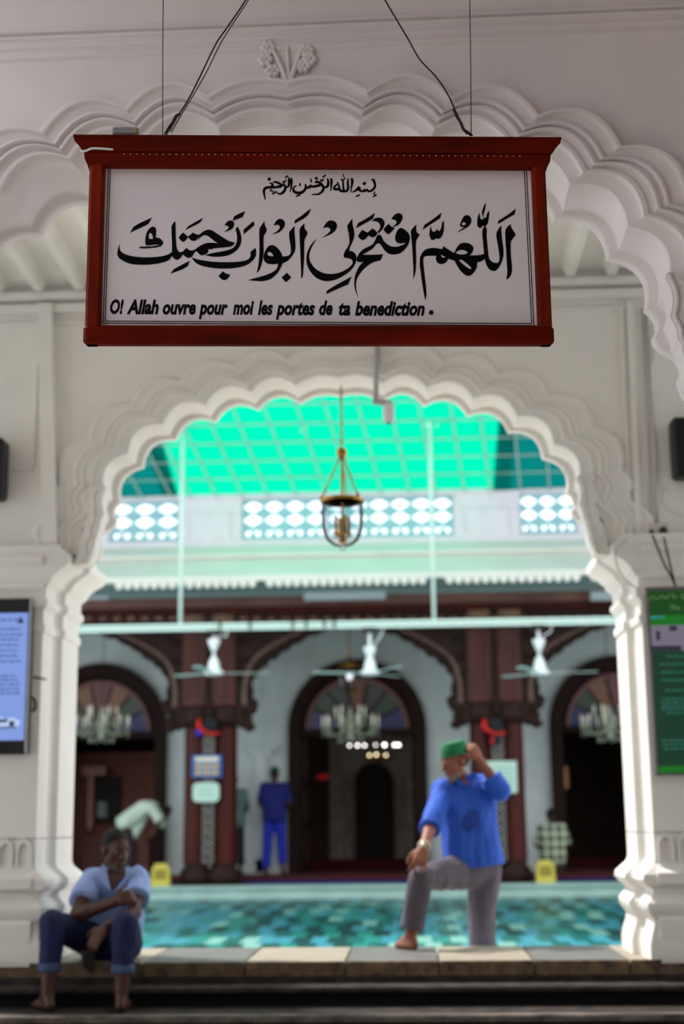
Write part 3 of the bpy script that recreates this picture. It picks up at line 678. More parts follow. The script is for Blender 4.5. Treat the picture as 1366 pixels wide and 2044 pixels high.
G1 = cloth_mat('green_shade_net', (2, 214, 168), .30); G2 = cloth_mat('darker_teal_cloth', (6, 120, 118), .25)  # second cloth is a darker teal
xg0 = at(318, 960, 21.2).x; xg1 = at(1018, 930, 21.2).x
cloth('shade_cloth', 'bright green translucent shade cloth glowing over the courtyard', xg0, xg1, 17.6, 21.54, G1, .03, 1.7)
cloth('shade_cloth', 'darker teal cloth left of the bright green cloth', -10, xg0+.25, 17.8, 21.54, G2, .0, 5.1, 30, 40)
cloth('shade_cloth', 'darker teal cloth right of the bright green cloth', xg1-.25, 9, 17.8, 21.54, G2, .0, 9.3, 30, 40)
#cloth('shade_cloth', 'loose dark fold of cloth lying low on the green shade cloth', at(520, 960, 21.1).x, at(600, 960, 21.1).x, 20.95, 21.34, G2, .16, 2.2, 14, 8)

# ================================================================== fan rail and three ceiling fans
YF = 19.7
fr = thing('fan_rail', 'long pale mint steel rail hung across the courtyard front', 'rail', at(690, 1246, YF))
za = at(690, 1243, YF).z; zb2 = at(690, 1251, YF).z
mb = MB(); mb.bbox((-9, YF-.03, za-.02), (8, YF+.03, za+.02), .008); mb.build('rail_upper', MINTPAINT, fr)
mb = MB(); mb.bbox((-9, YF-.045, zb2-.026), (8, YF+.02, zb2+.02), .008); mb.build('rail_lower', MINTPAINT, fr)
for px in (440, 500, 585, 612, 648, 668):
    p = at(px, 1246, YF); mb = MB(); mb.box((p.x-.012, YF-.055, zb2-.02), (p.x+.012, YF+.04, za+.04)); mb.build('rail_tie', DARKWOOD, fr)
for px, pt in ((360, 850), (867, 812)):
    p = at(px, 1244, YF); q = at(px+6, pt, YF)
    mb = MB(); mb.tube([(p.x, YF, za), (p.x, YF, q.z)], .026, 8); mb.build('hanger_rod', MINTPAINT, fr, smooth=True)
    mb = MB(); mb.tube([(p.x, YF, q.z), (p.x+.12, YF, q.z+.02), (p.x+.13, YF, q.z+.18)], .022, 6); mb.build('hook', MINTPAINT, fr, smooth=True)
def bracewires(): 
    for pts in (((620, 790), (610, 858), (600, 860)), ((838, 800), (848, 850), (862, 852)), ((872, 852), (880, 805))):
        mb = MB(); mb.tube([at(x, y, YF) for x, y in pts], .012, 5); mb.build('hanger_wire', MINTPAINT, fr)
bracewires()
def make_fan(label, px, rot):
    c = at(px, 1340, YF); zt_ = zb2-.03
    t = thing('ceiling_fan', label, 'fan', (c.x, YF-.01, c.z), 'ceiling fans on the rail')
    x, y, z = c.x, YF-.01, c.z
    mb = MB(); mb.tube([(x, y, z+.1), (x, y, zt_+.02)], .022, 8); mb.build('down_rod', WHITEPAINT, t, smooth=True)
    mb = MB(); mb.box((x-.09, y-.05, zt_-.06), (x+.09, y+.05, zt_+.01)); mb.build('clamp', BLACK, t)
    ztop = at(px, 1277, YF).z if px != 739 else at(px, 1292, YF).z
    mb = MB(); mb.lathe([(.03, ztop-.16), (.05, ztop-.12), (.085, ztop-.03), (.09, ztop), (.02, ztop+.005)], (x, y, 0), 16); mb.build('canopy_cup', WHITEPAINT, t, smooth=True)
    mb = MB(); mb.lathe([(.0, -.06), (.10, -.06), (.135, -.035), (.13, -.005), (.085, .03), (.08, .09), (.06, .15), (.035, .2), (.02, .205)], (x, y, z), 20); mb.build('motor_housing', WHITEPAINT, t, smooth=True)
    for k in range(3):
        a = rot+k*2*math.pi/3; d = Vector((math.cos(a), math.sin(a), 0)); n_ = Vector((-d.y, d.x, 0)); mb = MB()
        q = []
        for r, wd in ((.12, .03), (.22, .035), (.3, .05), (.74, .06), (.80, .045)):
            for s in (-1, 1): q.append((r, s*wd))
        vs = [Vector((x, y, z-.02))+d*r+n_*w_+Vector((0, 0, .006*(w_/.06)+.02*max(0, r-.2))) for r, w_ in q]
        vs += [v-Vector((0, 0, .006)) for v in vs]; m_ = len(q); fs = []
        for i in range(0, m_-2, 2): fs += [(i, i+1, i+3, i+2), (m_+i, m_+i+2, m_+i+3, m_+i+1), (i, i+2, m_+i+2, m_+i), (i+1, m_+i+1, m_+i+3, i+3)]
        fs += [(0, m_, m_+1, 1), (m_-2, m_-1, 2*m_-1, 2*m_-2)]
        mb.add(vs, fs); mb.build('blade', MINTPAINT, t)
    mb = MB(); e = at(px+28, 1250, YF); mb.tube(crom([(x+.19, y, zt_+.04), (x+.17, y, zt_-.08), (x+.08, y, ztop+.06), (x+.03, y, ztop)], 4), .008, 5); mb.build('cable', WHITEPAINT, t)
    return t
make_fan('white ceiling fan in front of the left carved column', 427, math.radians(20))
make_fan('white ceiling fan in front of the middle arched doorway', 739, math.radians(62))
make_fan('white ceiling fan hanging right of the right carved column', 1078, math.radians(5))

# ================================================================== chandeliers and lamps of the hall
def make_chandelier(label, px, py, Y, R=.5, n=10):
    c = at(px, py, Y); t = thing('chandelier', label, 'chandelier', c, 'crystal chandeliers of the hall'); x, y, z = c
    mb = MB(); mb.tube([(x, y, z+.3), (x, y, 4.9)], .008, 6); mb.build('chain', DARKWOOD, t)
    mb = MB(); mb.lathe([(0, -.22), (.04, -.2), (.06, -.14), (.03, -.08), (.07, 0), (.05, .06), (.025, .12), (.06, .2), (.02, .3), (.01, .36)], (x, y, z), 12); mb.build('stem', CRYSTAL, t, smooth=True)
    for k in range(n):
        for lvl, (rr, zz, m_) in enumerate(((R, 0, n), (R*.55, .16, n//2))):
            if k >= m_: continue
            a = 2*math.pi*(k+.3*lvl)/m_; d = Vector((math.cos(a), math.sin(a), 0)); c0 = Vector((x, y, z+zz))
            mb = MB(); mb.tube(crom([c0+d*.05, c0+d*rr*.45+Vector((0, 0, -.12)), c0+d*rr*.85+Vector((0, 0, -.10)), c0+d*rr+Vector((0, 0, 0))], 4), .010, 6)
            mb.lathe([(.005, -.01), (.045, .01), (.05, .025), (.012, .02)], c0+d*rr, 8); ar = mb.build('arm', CRYSTAL, t, smooth=True)
            mb = MB(); p = c0+d*rr; mb.lathe([(.014, .02), (.014, .11), (.018, .12), (.02, .15), (.012, .18), (.002, .205)], p, 8); mb.build('candle', BULB, ar, smooth=True)
            mb = MB()
            for q in range(3): mb.ball(p+Vector((0, 0, -.05-.045*q)), (.012, .012, .02), 5, 4)
            mb.build('crystal_drop', CRYSTAL, ar)
    mb = MB()
    for k in range(14):
        a = 2*math.pi*k/14; mb.ball((x+.2*math.cos(a), y+.2*math.sin(a), z-.2-.03*(k % 2)), (.016, .016, .03), 5, 4)
    mb.build('crystal_skirt', CRYSTAL, t, kind='stuff'); return t
make_chandelier('pale crystal chandelier before the left arched doorway', 203, 1452, 24.0, .46)
make_chandelier('pale crystal chandelier before the middle arched doorway', 700, 1452, 24.0, .46)
make_chandelier('pale crystal chandelier before the right arched doorway', 1218, 1450, 24.0, .46)
c = at(698, 1352, 23.2)
t = thing('glass_lantern', 'small bell jar lantern hanging above the middle chandelier', 'lantern', c)
mb = MB(); mb.lathe([(.02, -.22), (.1, -.2), (.17, -.1), (.185, .02), (.175, .17)], c, 18); mb.build('glass_jar', GLASS, t, smooth=True)
mb = MB(); mb.lathe([(.18, .17), (.19, .18), (.19, .20), (.1, .22), (.03, .26), (.015, .34)], c, 18); mb.build('brass_lid', BRASS, t, smooth=True)
mb = MB(); mb.ball(c+Vector((0, 0, .02)), (.055, .055, .07), 10, 6); mb.build('bulb', mat('dim_lamp', (250, 250, 255), .3, emit=(235, 235, 250), estr=.9), t, smooth=True)
mb = MB(); mb.tube([c+Vector((0, 0, .3)), Vector((c.x, c.y, 4.9))], .01, 5); mb.build('chain', BRASS, t)
# lit lamps deep inside the prayer room
for i, (px, py, r) in enumerate(((698, 1488, .022), (714, 1488, .026), (728, 1488, .024), (750, 1487, .018), (768, 1487, .032), (788, 1487, .03), (796, 1487, .03))):
    c = at(px, py, 29.0); t = thing('hanging_lamp', '%s small lit globe lamp from the left inside the middle doorway' % ('first', 'second', 'third', 'fourth', 'fifth', 'sixth', 'seventh')[i], 'lamp', c, 'row of lit lamps inside the prayer room')
    mb = MB(); mb.ball(c, r, 10, 6); mb.build('globe', LAMPON, t, smooth=True)
    mb = MB(); mb.tube([c+Vector((0, 0, r)), Vector((c.x, c.y, 5.3))], .006, 4); mb.build('cord', BLACK, t)
c = at(757, 1512, 29.5); t = thing('small_chandelier', 'small gilt chandelier low before the prayer niche', 'chandelier', c)
mb = MB(); mb.tube([c, Vector((c.x, c.y, 5.3))], .008, 5); mb.lathe([(.0, -.12), (.05, -.1), (.03, 0), (.08, .05), (.01, .1)], c, 10); mb.build('stem', BRASS, t, smooth=True)
for k in range(7):
    a = 2*math.pi*k/7; p = c+Vector((.22*math.cos(a), .22*math.sin(a), .02)); mb = MB(); mb.tube([c, c+Vector((.12*math.cos(a), .12*math.sin(a), -.08)), p], .012, 5); mb.build('arm', BRASS, t)
    if k % 2: mb = MB(); mb.ball(p+Vector((0, 0, .03)), .022, 8, 5); mb.build('bulb', mat('warm_bulb', (255, 240, 200), .3, emit=(255, 232, 190), estr=6), t, smooth=True)
# ================================================================== the hanging sign
AL = math.radians(4.6); S0 = at(637, 480, 4.0)
EX = Vector((math.cos(AL), math.sin(AL), 0)); EZ = Vector((0, 0, 1)); EN = Vector((math.sin(AL), -math.cos(AL), 0))   # EN points to the viewer
def uv(px, py, dn=0.0):                                        # pixel -> sign plane coordinates (dn = plane pushed towards the viewer)
    v = FW*F + RT*(px-CX) - UP*(py-CY); q = S0+EN*dn
    p = EYE+v*((q-EYE).dot(EN)/v.dot(EN))-q
    return p.dot(EX), p.z
def SP(u, v, d=0.0): return S0+EX*u+EZ*v+EN*d
sg = thing('hanging_sign', 'large red-brown framed sign with black calligraphy and a French line, hung by wires', 'sign', SP(0, 0))
def sbox(name, u0, v0, u1, v1, d0, d1, m, bev=.004, parent=None):
    mb = MB(); mb.bbox((u0, v0, d0), (u1, v1, d1), bev); mb.v = [SP(p.x, p.y, p.z) for p in mb.v]; return mb.build(name, m, parent or sg)
uL, vT = uv(212, 325); uR, _ = uv(1062, 328); _, vB = uv(637, 655)
uL = (uv(212, 325)[0]+uv(202, 652)[0])/2; uR = (uv(1060, 328)[0]+uv(1072, 655)[0])/2
oL = (uv(178, 330, .03)[0]+uv(168, 687, .03)[0])/2; oR = (uv(1092, 330, .03)[0]+uv(1103, 690, .03)[0])/2
oB = uv(637, 686, .03)[1]; vT2 = uv(637, 298, .03)[1]
sbox('panel', uL-.03, vB-.03, uR+.03, vT+.03, -.02, 0, WHITEPANEL)
sbox('frame_side', oL, oB, uL, vT2, -.008, .03, SIGNWOOD_V, .008)
sbox('frame_side', uR, oB, oR, vT2, -.008, .03, SIGNWOOD_V, .008)
sbox('frame_bottom', oL-.004, oB, oR+.004, vB, -.006, .034, SIGNWOOD, .010)
sbox('frame_top', oL+.002, vT, oR-.002, vT2, -.008, .026, SIGNWOOD, .006)
# moulded crown along the top with returned ends
prof = [(-.02, 0), (.03, 0), (.040, .005), (.048, .016), (.062, .026), (.066, .038), (.066, .045), (-.02, .045)]
def crown(v0, u0, u1, pr, name):
    mb = MB(); k = len(pr)
    for e, (uu, sgn) in enumerate(((u0, -1), (u1, 1))):
        mb.v += [SP(uu+sgn*max(0, d-.03)*.9, v0+v, d) for d, v in pr]
    mb.f = [(i, (i+1) % k, k+(i+1) % k, k+i) for i in range(k)]+[tuple(range(k)), tuple(range(k, 2*k))]; mb.mi = [0]*len(mb.f)
    return mb.build(name, SIGNWOOD, sg)
cv = uv(637, 271, .066)[1]-.045
crown(cv, oL-.012, oR+.012, prof, 'crown_moulding')
crown(cv-.034, oL-.006, oR+.006, [(-.02, 0), (.03, 0), (.038, .014), (.04, .034), (-.02, .034)], 'crown_neck')
# strip of tiny lights along the top rail with its white lead
mb = MB()
for i in range(62):
    p = SP(lerp(uv(246, 298, .06)[0], uv(1040, 301, .06)[0], i/61), cv-.006, .042); mb.ball(p, .0022, 6, 4)
mb.build('light_strip_beads', mat('unlit_light_bead', (214, 170, 150), .3), sg, smooth=True, kind='stuff')
mb = MB(); mb.tube(crom([SP(*uv(160, 302, .05), .05), SP(*uv(172, 301, .05), .05), SP(*uv(186, 296, .05), .05), SP(*uv(226, 297, .05), .046)], 4), .0035, 6); mb.build('light_lead', WHITEPAINT, sg, smooth=True)
# double border line painted on the panel
def line(p, q, w, m=INK, name='border_line'):
    a, b = Vector(uv(*p)), Vector(uv(*q)); d = (b-a).normalized(); n_ = Vector((-d.y, d.x))*w/2
    mb = MB(); mb.add([SP(*(a-n_), .0008), SP(*(b-n_), .0008), SP(*(b+n_), .0008), SP(*(a+n_), .0008)], [(0, 1, 2, 3)]); mb.build(name, m, sg)
B1 = [(217, 332), (1051, 336), (1066, 650), (206, 645)]; B2 = [(220.5, 335.5), (1047, 339.5), (1061.5, 646), (210, 641)]
for B in (B1, B2):
    for i in range(4): line(B[i], B[(i+1) % 4], .0026)
# ---- calligraphy outlines, traced on a 1/6.83 pixel grid whose origin is pixel (220, 410)
def smooth_poly(P, n=5):
    k = len(P); pts = [Vector((p[0], p[1])) for p in P]; sh = [len(p) > 2 for p in P]; out = []
    for i in range(k):
        a, b = pts[i], pts[(i+1) % k]
        ta = Vector((0, 0)) if sh[i] else (b-pts[i-1])*.5
        tb = Vector((0, 0)) if sh[(i+1) % k] else (pts[(i+2) % k]-a)*.5
        if sh[i]: ta = (b-a)*.6 if sh[(i+1) % k] else (b-a)*1.5-tb*.5
        if sh[(i+1) % k]: tb = (b-a)*.6 if sh[i] else (b-a)*1.5-ta*.5
        if sh[i] and sh[(i+1) % k]: out.append(a); continue
        for j in range(n):
            t = j/n; h1 = 2*t**3-3*t*t+1; h2 = t**3-2*t*t+t; h3 = -2*t**3+3*t*t; h4 = t**3-t*t
            out.append(a*h1+ta*h2+b*h3+tb*h4)
    return out
OFF = {1: (0, 0), 2: (956, 0), 3: (1776, 0), 4: (2595, 0), 5: (3278, 0), 6: (4371, -68)}
def glyph(c, *polys):
    ox, oy = OFF[c]; res = []
    for P in polys:
        res.append([uv(220+(p.x+ox)/6.83, 410+(p.y+oy)/6.83) for p in smooth_poly(P)])
    return res
S = 1
GL = [
 (1, [(268,378,S),(318,295,S),(400,245),(500,200),(570,165,S),(520,255,S),(430,300),(340,340)]),
 (1, [(478,480),(490,400),(520,335),(570,292),(615,305),(628,360),(620,440,S),(670,448),(710,480),(722,515),(700,550),(650,570),(560,582),(480,588),(405,584),(400,575),(410,565),(500,562),(600,555),(680,535,S),(600,538),(510,548),(485,535)], [(528,395),(550,378),(575,405),(585,458,S),(555,460),(528,455,S)]),
 (1, [(838,290),(860,245),(888,215,S),(893,300),(895,420),(905,560),(925,620),(955,640),(990,630),(1015,605),(1048,578,S),(1070,605),(1110,618),(1160,600),(1200,570),(1260,535),(1320,515),(1400,512,S),(1400,600,S),(1336,598,S),(1335,640),(1290,672),(1240,683,S),(1205,655),(1175,626),(1150,645),(1130,680),(1105,708),(1060,715),(1020,695),(990,670,S),(965,710),(930,738),(895,740),(860,715),(845,690,S),(800,745),(730,775),(640,795),(530,808),(400,810),(290,800),(200,770),(130,725),(100,680),(100,630),(115,570),(142,512,S),(130,560),(135,610),(180,655),(280,690),(420,708),(560,708),(700,695),(790,670),(843,635,S),(843,500),(838,380)]),
 (2, [(238,485,S),(248,445),(268,404,S),(195,410,S),(195,393,S),(235,401),(270,392),(310,360),(370,335),(430,340),(500,385),(570,430),(650,480),(700,498),(750,507,S),(712,555,S),(640,570),(520,580),(380,597,S),(370,514,S),(430,512),(510,517,S),(430,460),(380,420),(335,408),(290,425),(258,455)]),
 (1, [(938,435),(995,370,S),(1062,428,S),(1050,455),(1000,503,S),(960,475)]), (1, [(1058,430,S),(1128,373,S),(1190,402),(1225,405),(1200,440),(1170,480),(1130,485),(1095,470)]),
 (1, [(1022,338,S),(1065,285,S),(1160,230),(1268,168,S),(1228,235,S),(1130,285)]), (1, [(820,932,S),(870,870,S),(970,815),(1085,757,S),(1062,825,S),(1000,865),(910,900)]),
 (2, [(155,710,S),(250,740),(400,765),(550,775),(700,775),(830,765),(910,745),(950,710),(960,670),(953,640,S),(1025,580,S),(1035,640),(1020,710),(970,770),(900,815),(800,845),(680,860),(550,862),(420,850),(300,825),(220,790),(180,750)]),
 (2, [(520,965,S),(582,898,S),(625,930),(680,945,S),(650,995),(600,1020),(555,1000)]),
 (2, [(755,330),(785,290,S),(815,360),(833,440),(825,520),(790,590),(720,650),(640,685),(540,700),(440,700),(335,678,S),(450,650),(560,630),(650,610),(720,580),(760,530),(775,460),(770,390)]),
 (2, [(600,283,S),(640,225),(690,208),(725,225),(735,265),(715,310),(660,345),(595,362,S),(640,330),(660,300),(640,278),(615,275)]),
 (2, [(715,212,S),(732,155,S),(800,115),(886,80,S),(852,160,S),(790,185)]), (2, [(862,398,S),(865,330,S),(1000,215,S),(1012,270,S)]),
 (2, [(1080,330),(1100,285),(1150,215,S),(1155,275),(1178,325),(1165,375),(1140,420),(1135,520),(1138,640),(1125,740),(1100,830),(1075,890),(1040,920,S),(1060,840),(1075,720),(1080,580),(1078,440)]),
 (3, [(318,730),(325,660),(370,570),(425,543),(480,560),(530,610),(562,660),(570,695,S),(620,695),(665,680),(688,640),(685,560),(670,470),(665,370),(700,325),(743,280,S),(738,360),(748,480),(750,590),(730,650),(690,710),(640,760),(575,790,S),(550,850),(500,930),(420,1000),(320,1032),(230,1032),(105,1020,S),(230,985),(350,950),(450,905),(500,855),(515,795,S),(430,803),(350,785)], [(368,655),(390,635),(430,655),(452,695,S),(400,692),(372,675)]),
 (3, [(452,278,S),(490,210),(540,185),(590,205),(608,255),(580,320),(520,370),(422,395,S),(490,360),(530,320),(535,285),(505,265)]), (3, [(735,252,S),(745,200,S),(830,145),(900,90),(962,42,S),(930,120),(880,170),(800,215)]),
 (3, [(562,985,S),(635,918,S),(695,985,S),(620,1050,S)]), (3, [(808,335),(830,290),(875,245,S),(877,315),(915,370),(900,420),(875,470),(870,560),(870,700),(860,860),(850,970),(825,990,S),(828,900),(820,740),(815,580),(808,440)]),
 (4, [(307,312,S),(360,230),(420,207),(480,230),(498,285),(470,350),(400,400),(285,440,S),(360,395),(405,350),(400,315),(365,300)]),
 (4, [(645,265),(708,182,S),(712,260),(733,360),(730,440),(700,520),(672,580),(668,625,S),(710,630),(750,665),(765,720),(750,790),(700,870),(610,945),(500,1005),(400,1030),(320,1030),(220,990),(140,910),(90,810),(82,700),(105,610),(150,530),(218,457,S),(165,550),(130,630),(120,700),(135,770),(190,850),(260,900),(340,930),(440,935),(540,915),(640,865),(700,810),(712,770),(690,735),(650,722),(600,712),(588,680),(610,620),(650,560),(668,500),(660,400),(640,300)]),
 (4, [(350,1210,S),(360,1165,S),(480,1090),(600,1025),(700,970,S),(650,1080,S),(550,1120)]),
 (5, [(70,315,S),(105,240,S),(200,190),(335,102,S),(305,185,S),(190,250)]), (5, [(290,220,S),(330,180),(385,168),(435,185),(465,240),(450,300),(415,350),(385,378),(370,362),(400,320),(405,275),(380,235),(335,215)]),
 (5, [(105,415),(160,335,S),(230,372,S),(300,315,S),(365,375),(340,420),(300,437),(245,415),(215,450),(165,475),(125,450)]), (5, [(455,325),(520,252,S),(560,292),(608,305,S),(560,360),(515,395),(480,370)]),
 (5, [(555,190,S),(600,130),(655,107),(700,125),(710,175),(680,240),(630,280),(568,290,S),(610,262),(628,228),(605,200)]),
 (5, [(635,350),(660,318),(700,310),(750,340),(795,390),(810,450),(790,530),(740,600),(680,650),(600,670),(530,662),(480,630),(440,580),(410,535),(385,520),(350,530),(300,590),(230,635),(165,675,S),(300,675),(445,668,S),(410,752,S),(330,770),(260,805),(180,870),(110,960),(80,1030),(75,1100),(85,1180),(110,1257,S),(75,1190),(52,1100),(55,1000),(75,920),(120,830),(180,772,S),(120,775),(85,755),(90,710),(130,640),(190,590),(290,540),(330,490),(360,420),(395,400),(425,425),(450,480),(500,530),(560,560),(630,565),(700,545),(745,522),(735,515),(680,520),(630,505),(608,460),(615,400)]),
 (5, [(825,350),(850,310),(900,257,S),(895,320),(905,370),(942,400),(915,445),(895,490),(892,600),(895,740),(890,880),(875,950),(852,1005,S),(858,900),(850,740),(840,560),(828,430)]), (5, [(980,335,S),(1010,265,S),(1130,185),(1243,98,S),(1222,175,S),(1110,250)]),
 (5, [(1078,420),(1080,340),(1098,280,S),(1110,345),(1140,360),(1165,345),(1182,315,S),(1195,345),(1215,348),(1235,310),(1250,240),(1265,208,S),(1275,260),(1268,360),(1240,430),(1200,458),(1170,450),(1140,468),(1105,470)]),
 (5, [(945,760),(955,690),(1000,620),(1060,590),(1140,583),(1200,588,S),(1200,688,S),(1080,688),(1020,695),(995,725),(993,790),(1005,900),(1020,1040),(1035,1200),(1022,1300,S),(1000,1200),(975,1050),(955,900),(945,820)]),
 (6, [(0,652,S),(60,650),(155,662),(170,620,S),(240,670),(322,718,S),(360,640),(400,595),(460,578),(530,592),(575,630),(585,665),(560,720),(530,750,S),(620,750),(690,742),(728,728,S),(712,560),(703,440),(715,380),(742,350,S),(765,400),(763,480),(775,620),(790,760),(810,810),(850,845),(900,855),(930,835),(938,780),(925,660),(900,520),(897,450),(920,400),(965,338,S),(965,430),(975,540),(993,680),(985,790),(940,900),(890,955),(850,962),(800,940),(760,880),(738,800,S),(690,830),(630,848,S),(632,900),(600,970),(550,1020),(510,1030),(460,1010),(400,950),(355,880),(328,825,S),(280,810),(240,795,S),(215,840),(170,865),(130,868),(90,845),(72,805),(75,770),(85,750,S),(0,754,S)],
    [(340,718,S),(380,685),(430,675),(480,690),(505,712,S),(470,735),(400,738)], [(385,815,S),(430,815),(490,860),(540,905),(555,930,S),(530,935),(470,895),(420,855)], [(138,740,S),(165,755),(205,775,S),(175,782),(150,770)]),
 (6, [(400,340),(430,255),(465,210),(510,205),(550,240),(552,300),(520,350),(470,385),(410,415),(355,442,S),(400,405),(460,364),(430,365)], [(425,320),(445,298),(475,310),(475,330),(440,342)]),
 (6, [(703,140),(745,32,S),(748,90),(725,180),(712,240),(705,200)]), (6, [(635,330),(640,240),(668,160,S),(672,225),(690,262),(715,255),(735,225,S),(745,240),(758,230),(768,185),(800,140,S),(795,220),(780,310),(745,352),(710,350),(680,378),(650,365)]),
 (6, [(917,325,S),(922,278,S),(1040,205),(1160,113,S),(1145,190,S),(1040,250)]),
 (6, [(1018,420),(1040,370),(1095,322,S),(1100,370),(1155,465),(1130,510),(1095,560),(1090,640),(1095,760),(1110,930),(1100,1000),(1075,1050),(1040,1078),(1033,1065,S),(1045,980),(1038,860),(1030,700),(1020,540)]),
]
mb = MB()
for g in GL: mb.sheet(glyph(g[0], *g[1:]), lambda u, v: SP(u, v, .001))
mb.build('calligraphy_line', INK, sg, fixn=False)
# small invocation above it: pen strokes (x, y, width) on a 1/5.464 pixel grid whose origin is pixel (515, 340)
BAS = [[(80,322,7),(70,270,14),(66,222,20),(90,192,22),(135,188,18)], [(135,188,16),(160,165,20),(150,145,12),(125,140,8)], [(108,108,8),(120,92,18),(132,100,14),(122,116,6)], [(140,190,16),(190,185,18),(240,178,20),(262,165,16),(225,140,18),(185,128,14),(165,138,8)],
 [(132,216,20),(150,222,20)], [(158,228,18),(172,232,16)], [(155,262,10),(205,232,14)], [(268,150,16),(300,178,18),(288,225,20),(250,257,16),(205,248,7)], [(335,78,10),(340,130,20),(330,178,16),(292,188,12)], [(270,118,10),(282,134,14),(295,125,12),(310,102,8)], [(298,82,12),(330,60,12)],
 [(362,85,14),(366,120,20),(364,180,14),(352,238,6)], [(420,165,8),(388,195,14),(395,232,20),(440,248,22),(490,235,20),(520,195,18),(518,150,12)], [(450,155,22),(468,157,22)], [(412,288,9),(462,264,14)], [(520,190,12),(555,188,20),(575,172,22),(600,178,18),(650,170,20),(692,150,20),(650,128,18),(618,138,8)], [(578,90,8),(582,135,12)], [(622,92,12),(636,84,16),(646,96,10),(628,114,6)],
 [(692,150,18),(716,190,20),(700,232,18),(655,262,14),(586,264,6)], [(760,88,10),(768,140,20),(755,178,18),(712,192,12)], [(682,98,9),(692,116,14),(705,110,12),(718,92,8)], [(705,76,12),(742,54,12)], [(798,88,14),(803,120,20),(800,170,14),(796,228,6)],
 [(870,150,10),(845,170,14),(828,196,16),(850,208,20),(885,200,16),(880,160,12),(866,128,8)], [(885,205,18),(910,228,20),(935,222,18),(930,170,14),(928,112,12)], [(935,225,18),(965,228,18),(985,195,20),(980,140,16),(985,88,10)], [(908,92,8),(918,108,14),(935,105,12),(952,80,8)], [(930,40,8),(934,76,10)], [(1020,85,14),(1030,118,22),(1022,175,14),(1012,245,6)],
 [(1028,242,7),(1060,225,14),(1085,205,18),(1100,188,18),(1112,205,16),(1085,215,14)], [(1105,218,16),(1145,232,16),(1160,208,10),(1172,230,16),(1192,206,9),(1204,230,16),(1240,222,16),(1268,195,18),(1278,160,18),(1262,110,20),(1238,102,12)], [(1146,158,10),(1160,142,18),(1175,138,12),(1160,162,7)], [(1066,288,9),(1112,268,14)], [(1262,250,24),(1276,254,24)], [(1252,294,9),(1294,266,15)]]
mb = MB()
for st in BAS:
    cr = crom([Vector(p) for p in st], 5); L_ = []; R_ = []
    for i, p in enumerate(cr):
        a = cr[max(0, i-1)]; b = cr[min(len(cr)-1, i+1)]; d = Vector((b.x-a.x, b.y-a.y)); d = d.normalized() if d.length > 1e-6 else Vector((1, 0)); n_ = Vector((-d.y, d.x))*p.z*.70
        L_.append((p.x+n_.x, p.y+n_.y)); R_.append((p.x-n_.x, p.y-n_.y))
    for i in range(len(cr)-1):
        q = [L_[i], L_[i+1], R_[i+1], R_[i]]; mb.add([SP(*uv(515+x/5.464, 340+y/5.464), .001) for x, y in q], [(0, 1, 2, 3)])
mb.build('invocation_line', INK, sg, fixn=False)
# French line, word by word, in a bold slanted hand
def text_mesh(s, shear=.25, bold=.012):
    cu = bpy.data.curves.new('t', 'FONT'); cu.body = s; cu.shear = shear; cu.offset = bold; cu.resolution_u = 3
    o = bpy.data.objects.new('t', cu); COL.objects.link(o); dg = bpy.context.evaluated_depsgraph_get(); dg.update()
    me = bpy.data.meshes.new_from_object(o.evaluated_get(dg)); bpy.data.objects.remove(o); bpy.data.curves.remove(cu); return me
def word(s, px0, px1, pyb, pyt, parent, name, m, surf, bold=.02, shear=.25):
    me = text_mesh(s, shear, bold); xs = [v.co.x for v in me.vertices]; x0, x1 = min(xs), max(xs); ca = .70
    for v in me.vertices:
        fx = (v.co.x-x0)/(x1-x0); fy = v.co.y/ca
        v.co = surf(px0+(px1-px0)*fx, pyb+(pyt-pyb)*fy)-wloc(parent)
    me.materials.clear(); return obj(name, me, m, parent)
INKB = mat('blue_black_lettering', (6, 7, 18), .6, spec=.1)
for s_, a, b, base in (('O!', 220, 247, 625.5), ('Allah', 253, 317, 626), ('ouvre', 325, 391, 626.5), ('pour', 397, 455, 627), ('moi', 465, 507, 627), ('les', 515, 545, 627.5), ('portes', 551, 629, 628), ('de', 637, 664, 628), ('ta', 676, 700, 628.5), ('benediction', 709, 848, 629)):
    word(s_, a, b, base, base-27, sg, 'lettering', INKB, lambda x, y: SP(*uv(x, y), .001), bold=.04)
mb = MB()
for k in range(4):
    a = math.pi*k/4; c0 = Vector((861, 624)); d = Vector((math.cos(a), math.sin(a)))*5.4; n_ = Vector((-d.y, d.x)).normalized()*1.1
    mb.add([SP(*uv(*(c0+s1*d+s2*n_)), .001) for s1, s2 in ((-1, -1), (1, -1), (1, 1), (-1, 1))], [(0, 1, 2, 3)])
mb.build('asterisk', INKB, sg, fixn=False)
# wires and cords
CORD = mat('black_cord', (16, 15, 15), .7); CORDG = mat('grey_cord', (110, 104, 100), .7)
def hung(name, label, pts, r, m, n=7, dn=0):
    w_ = [SP(*uv(x, y, d), d) for x, y, d in pts]; mb = MB(); mb.tube(crom(w_, 6), r, n)
    o = mb.build(name, m, sg, smooth=True); o['label'] = label; return o
hung('hanging_wire', 'thin straight steel wire holding the left end of the sign', [(325, 269, 0), (325, 130, 0), (326, 0, 0), (327, -140, 0)], .0014, CORD)
hung('hanging_wire', 'thin straight steel wire holding the right end of the sign', [(941, 271, 0), (940, 130, 0), (938, 0, 0), (936, -140, 0)], .0014, CORD)
hung('hanging_cord', 'black cord slanting up from the left end of the sign', [(338, 262, .01), (352, 236, .01), (372, 206, .01), (396, 160, .01), (430, 90, .01), (450, 60, .01), (494, -5, .01), (560, -120, .01)], .0024, CORD)
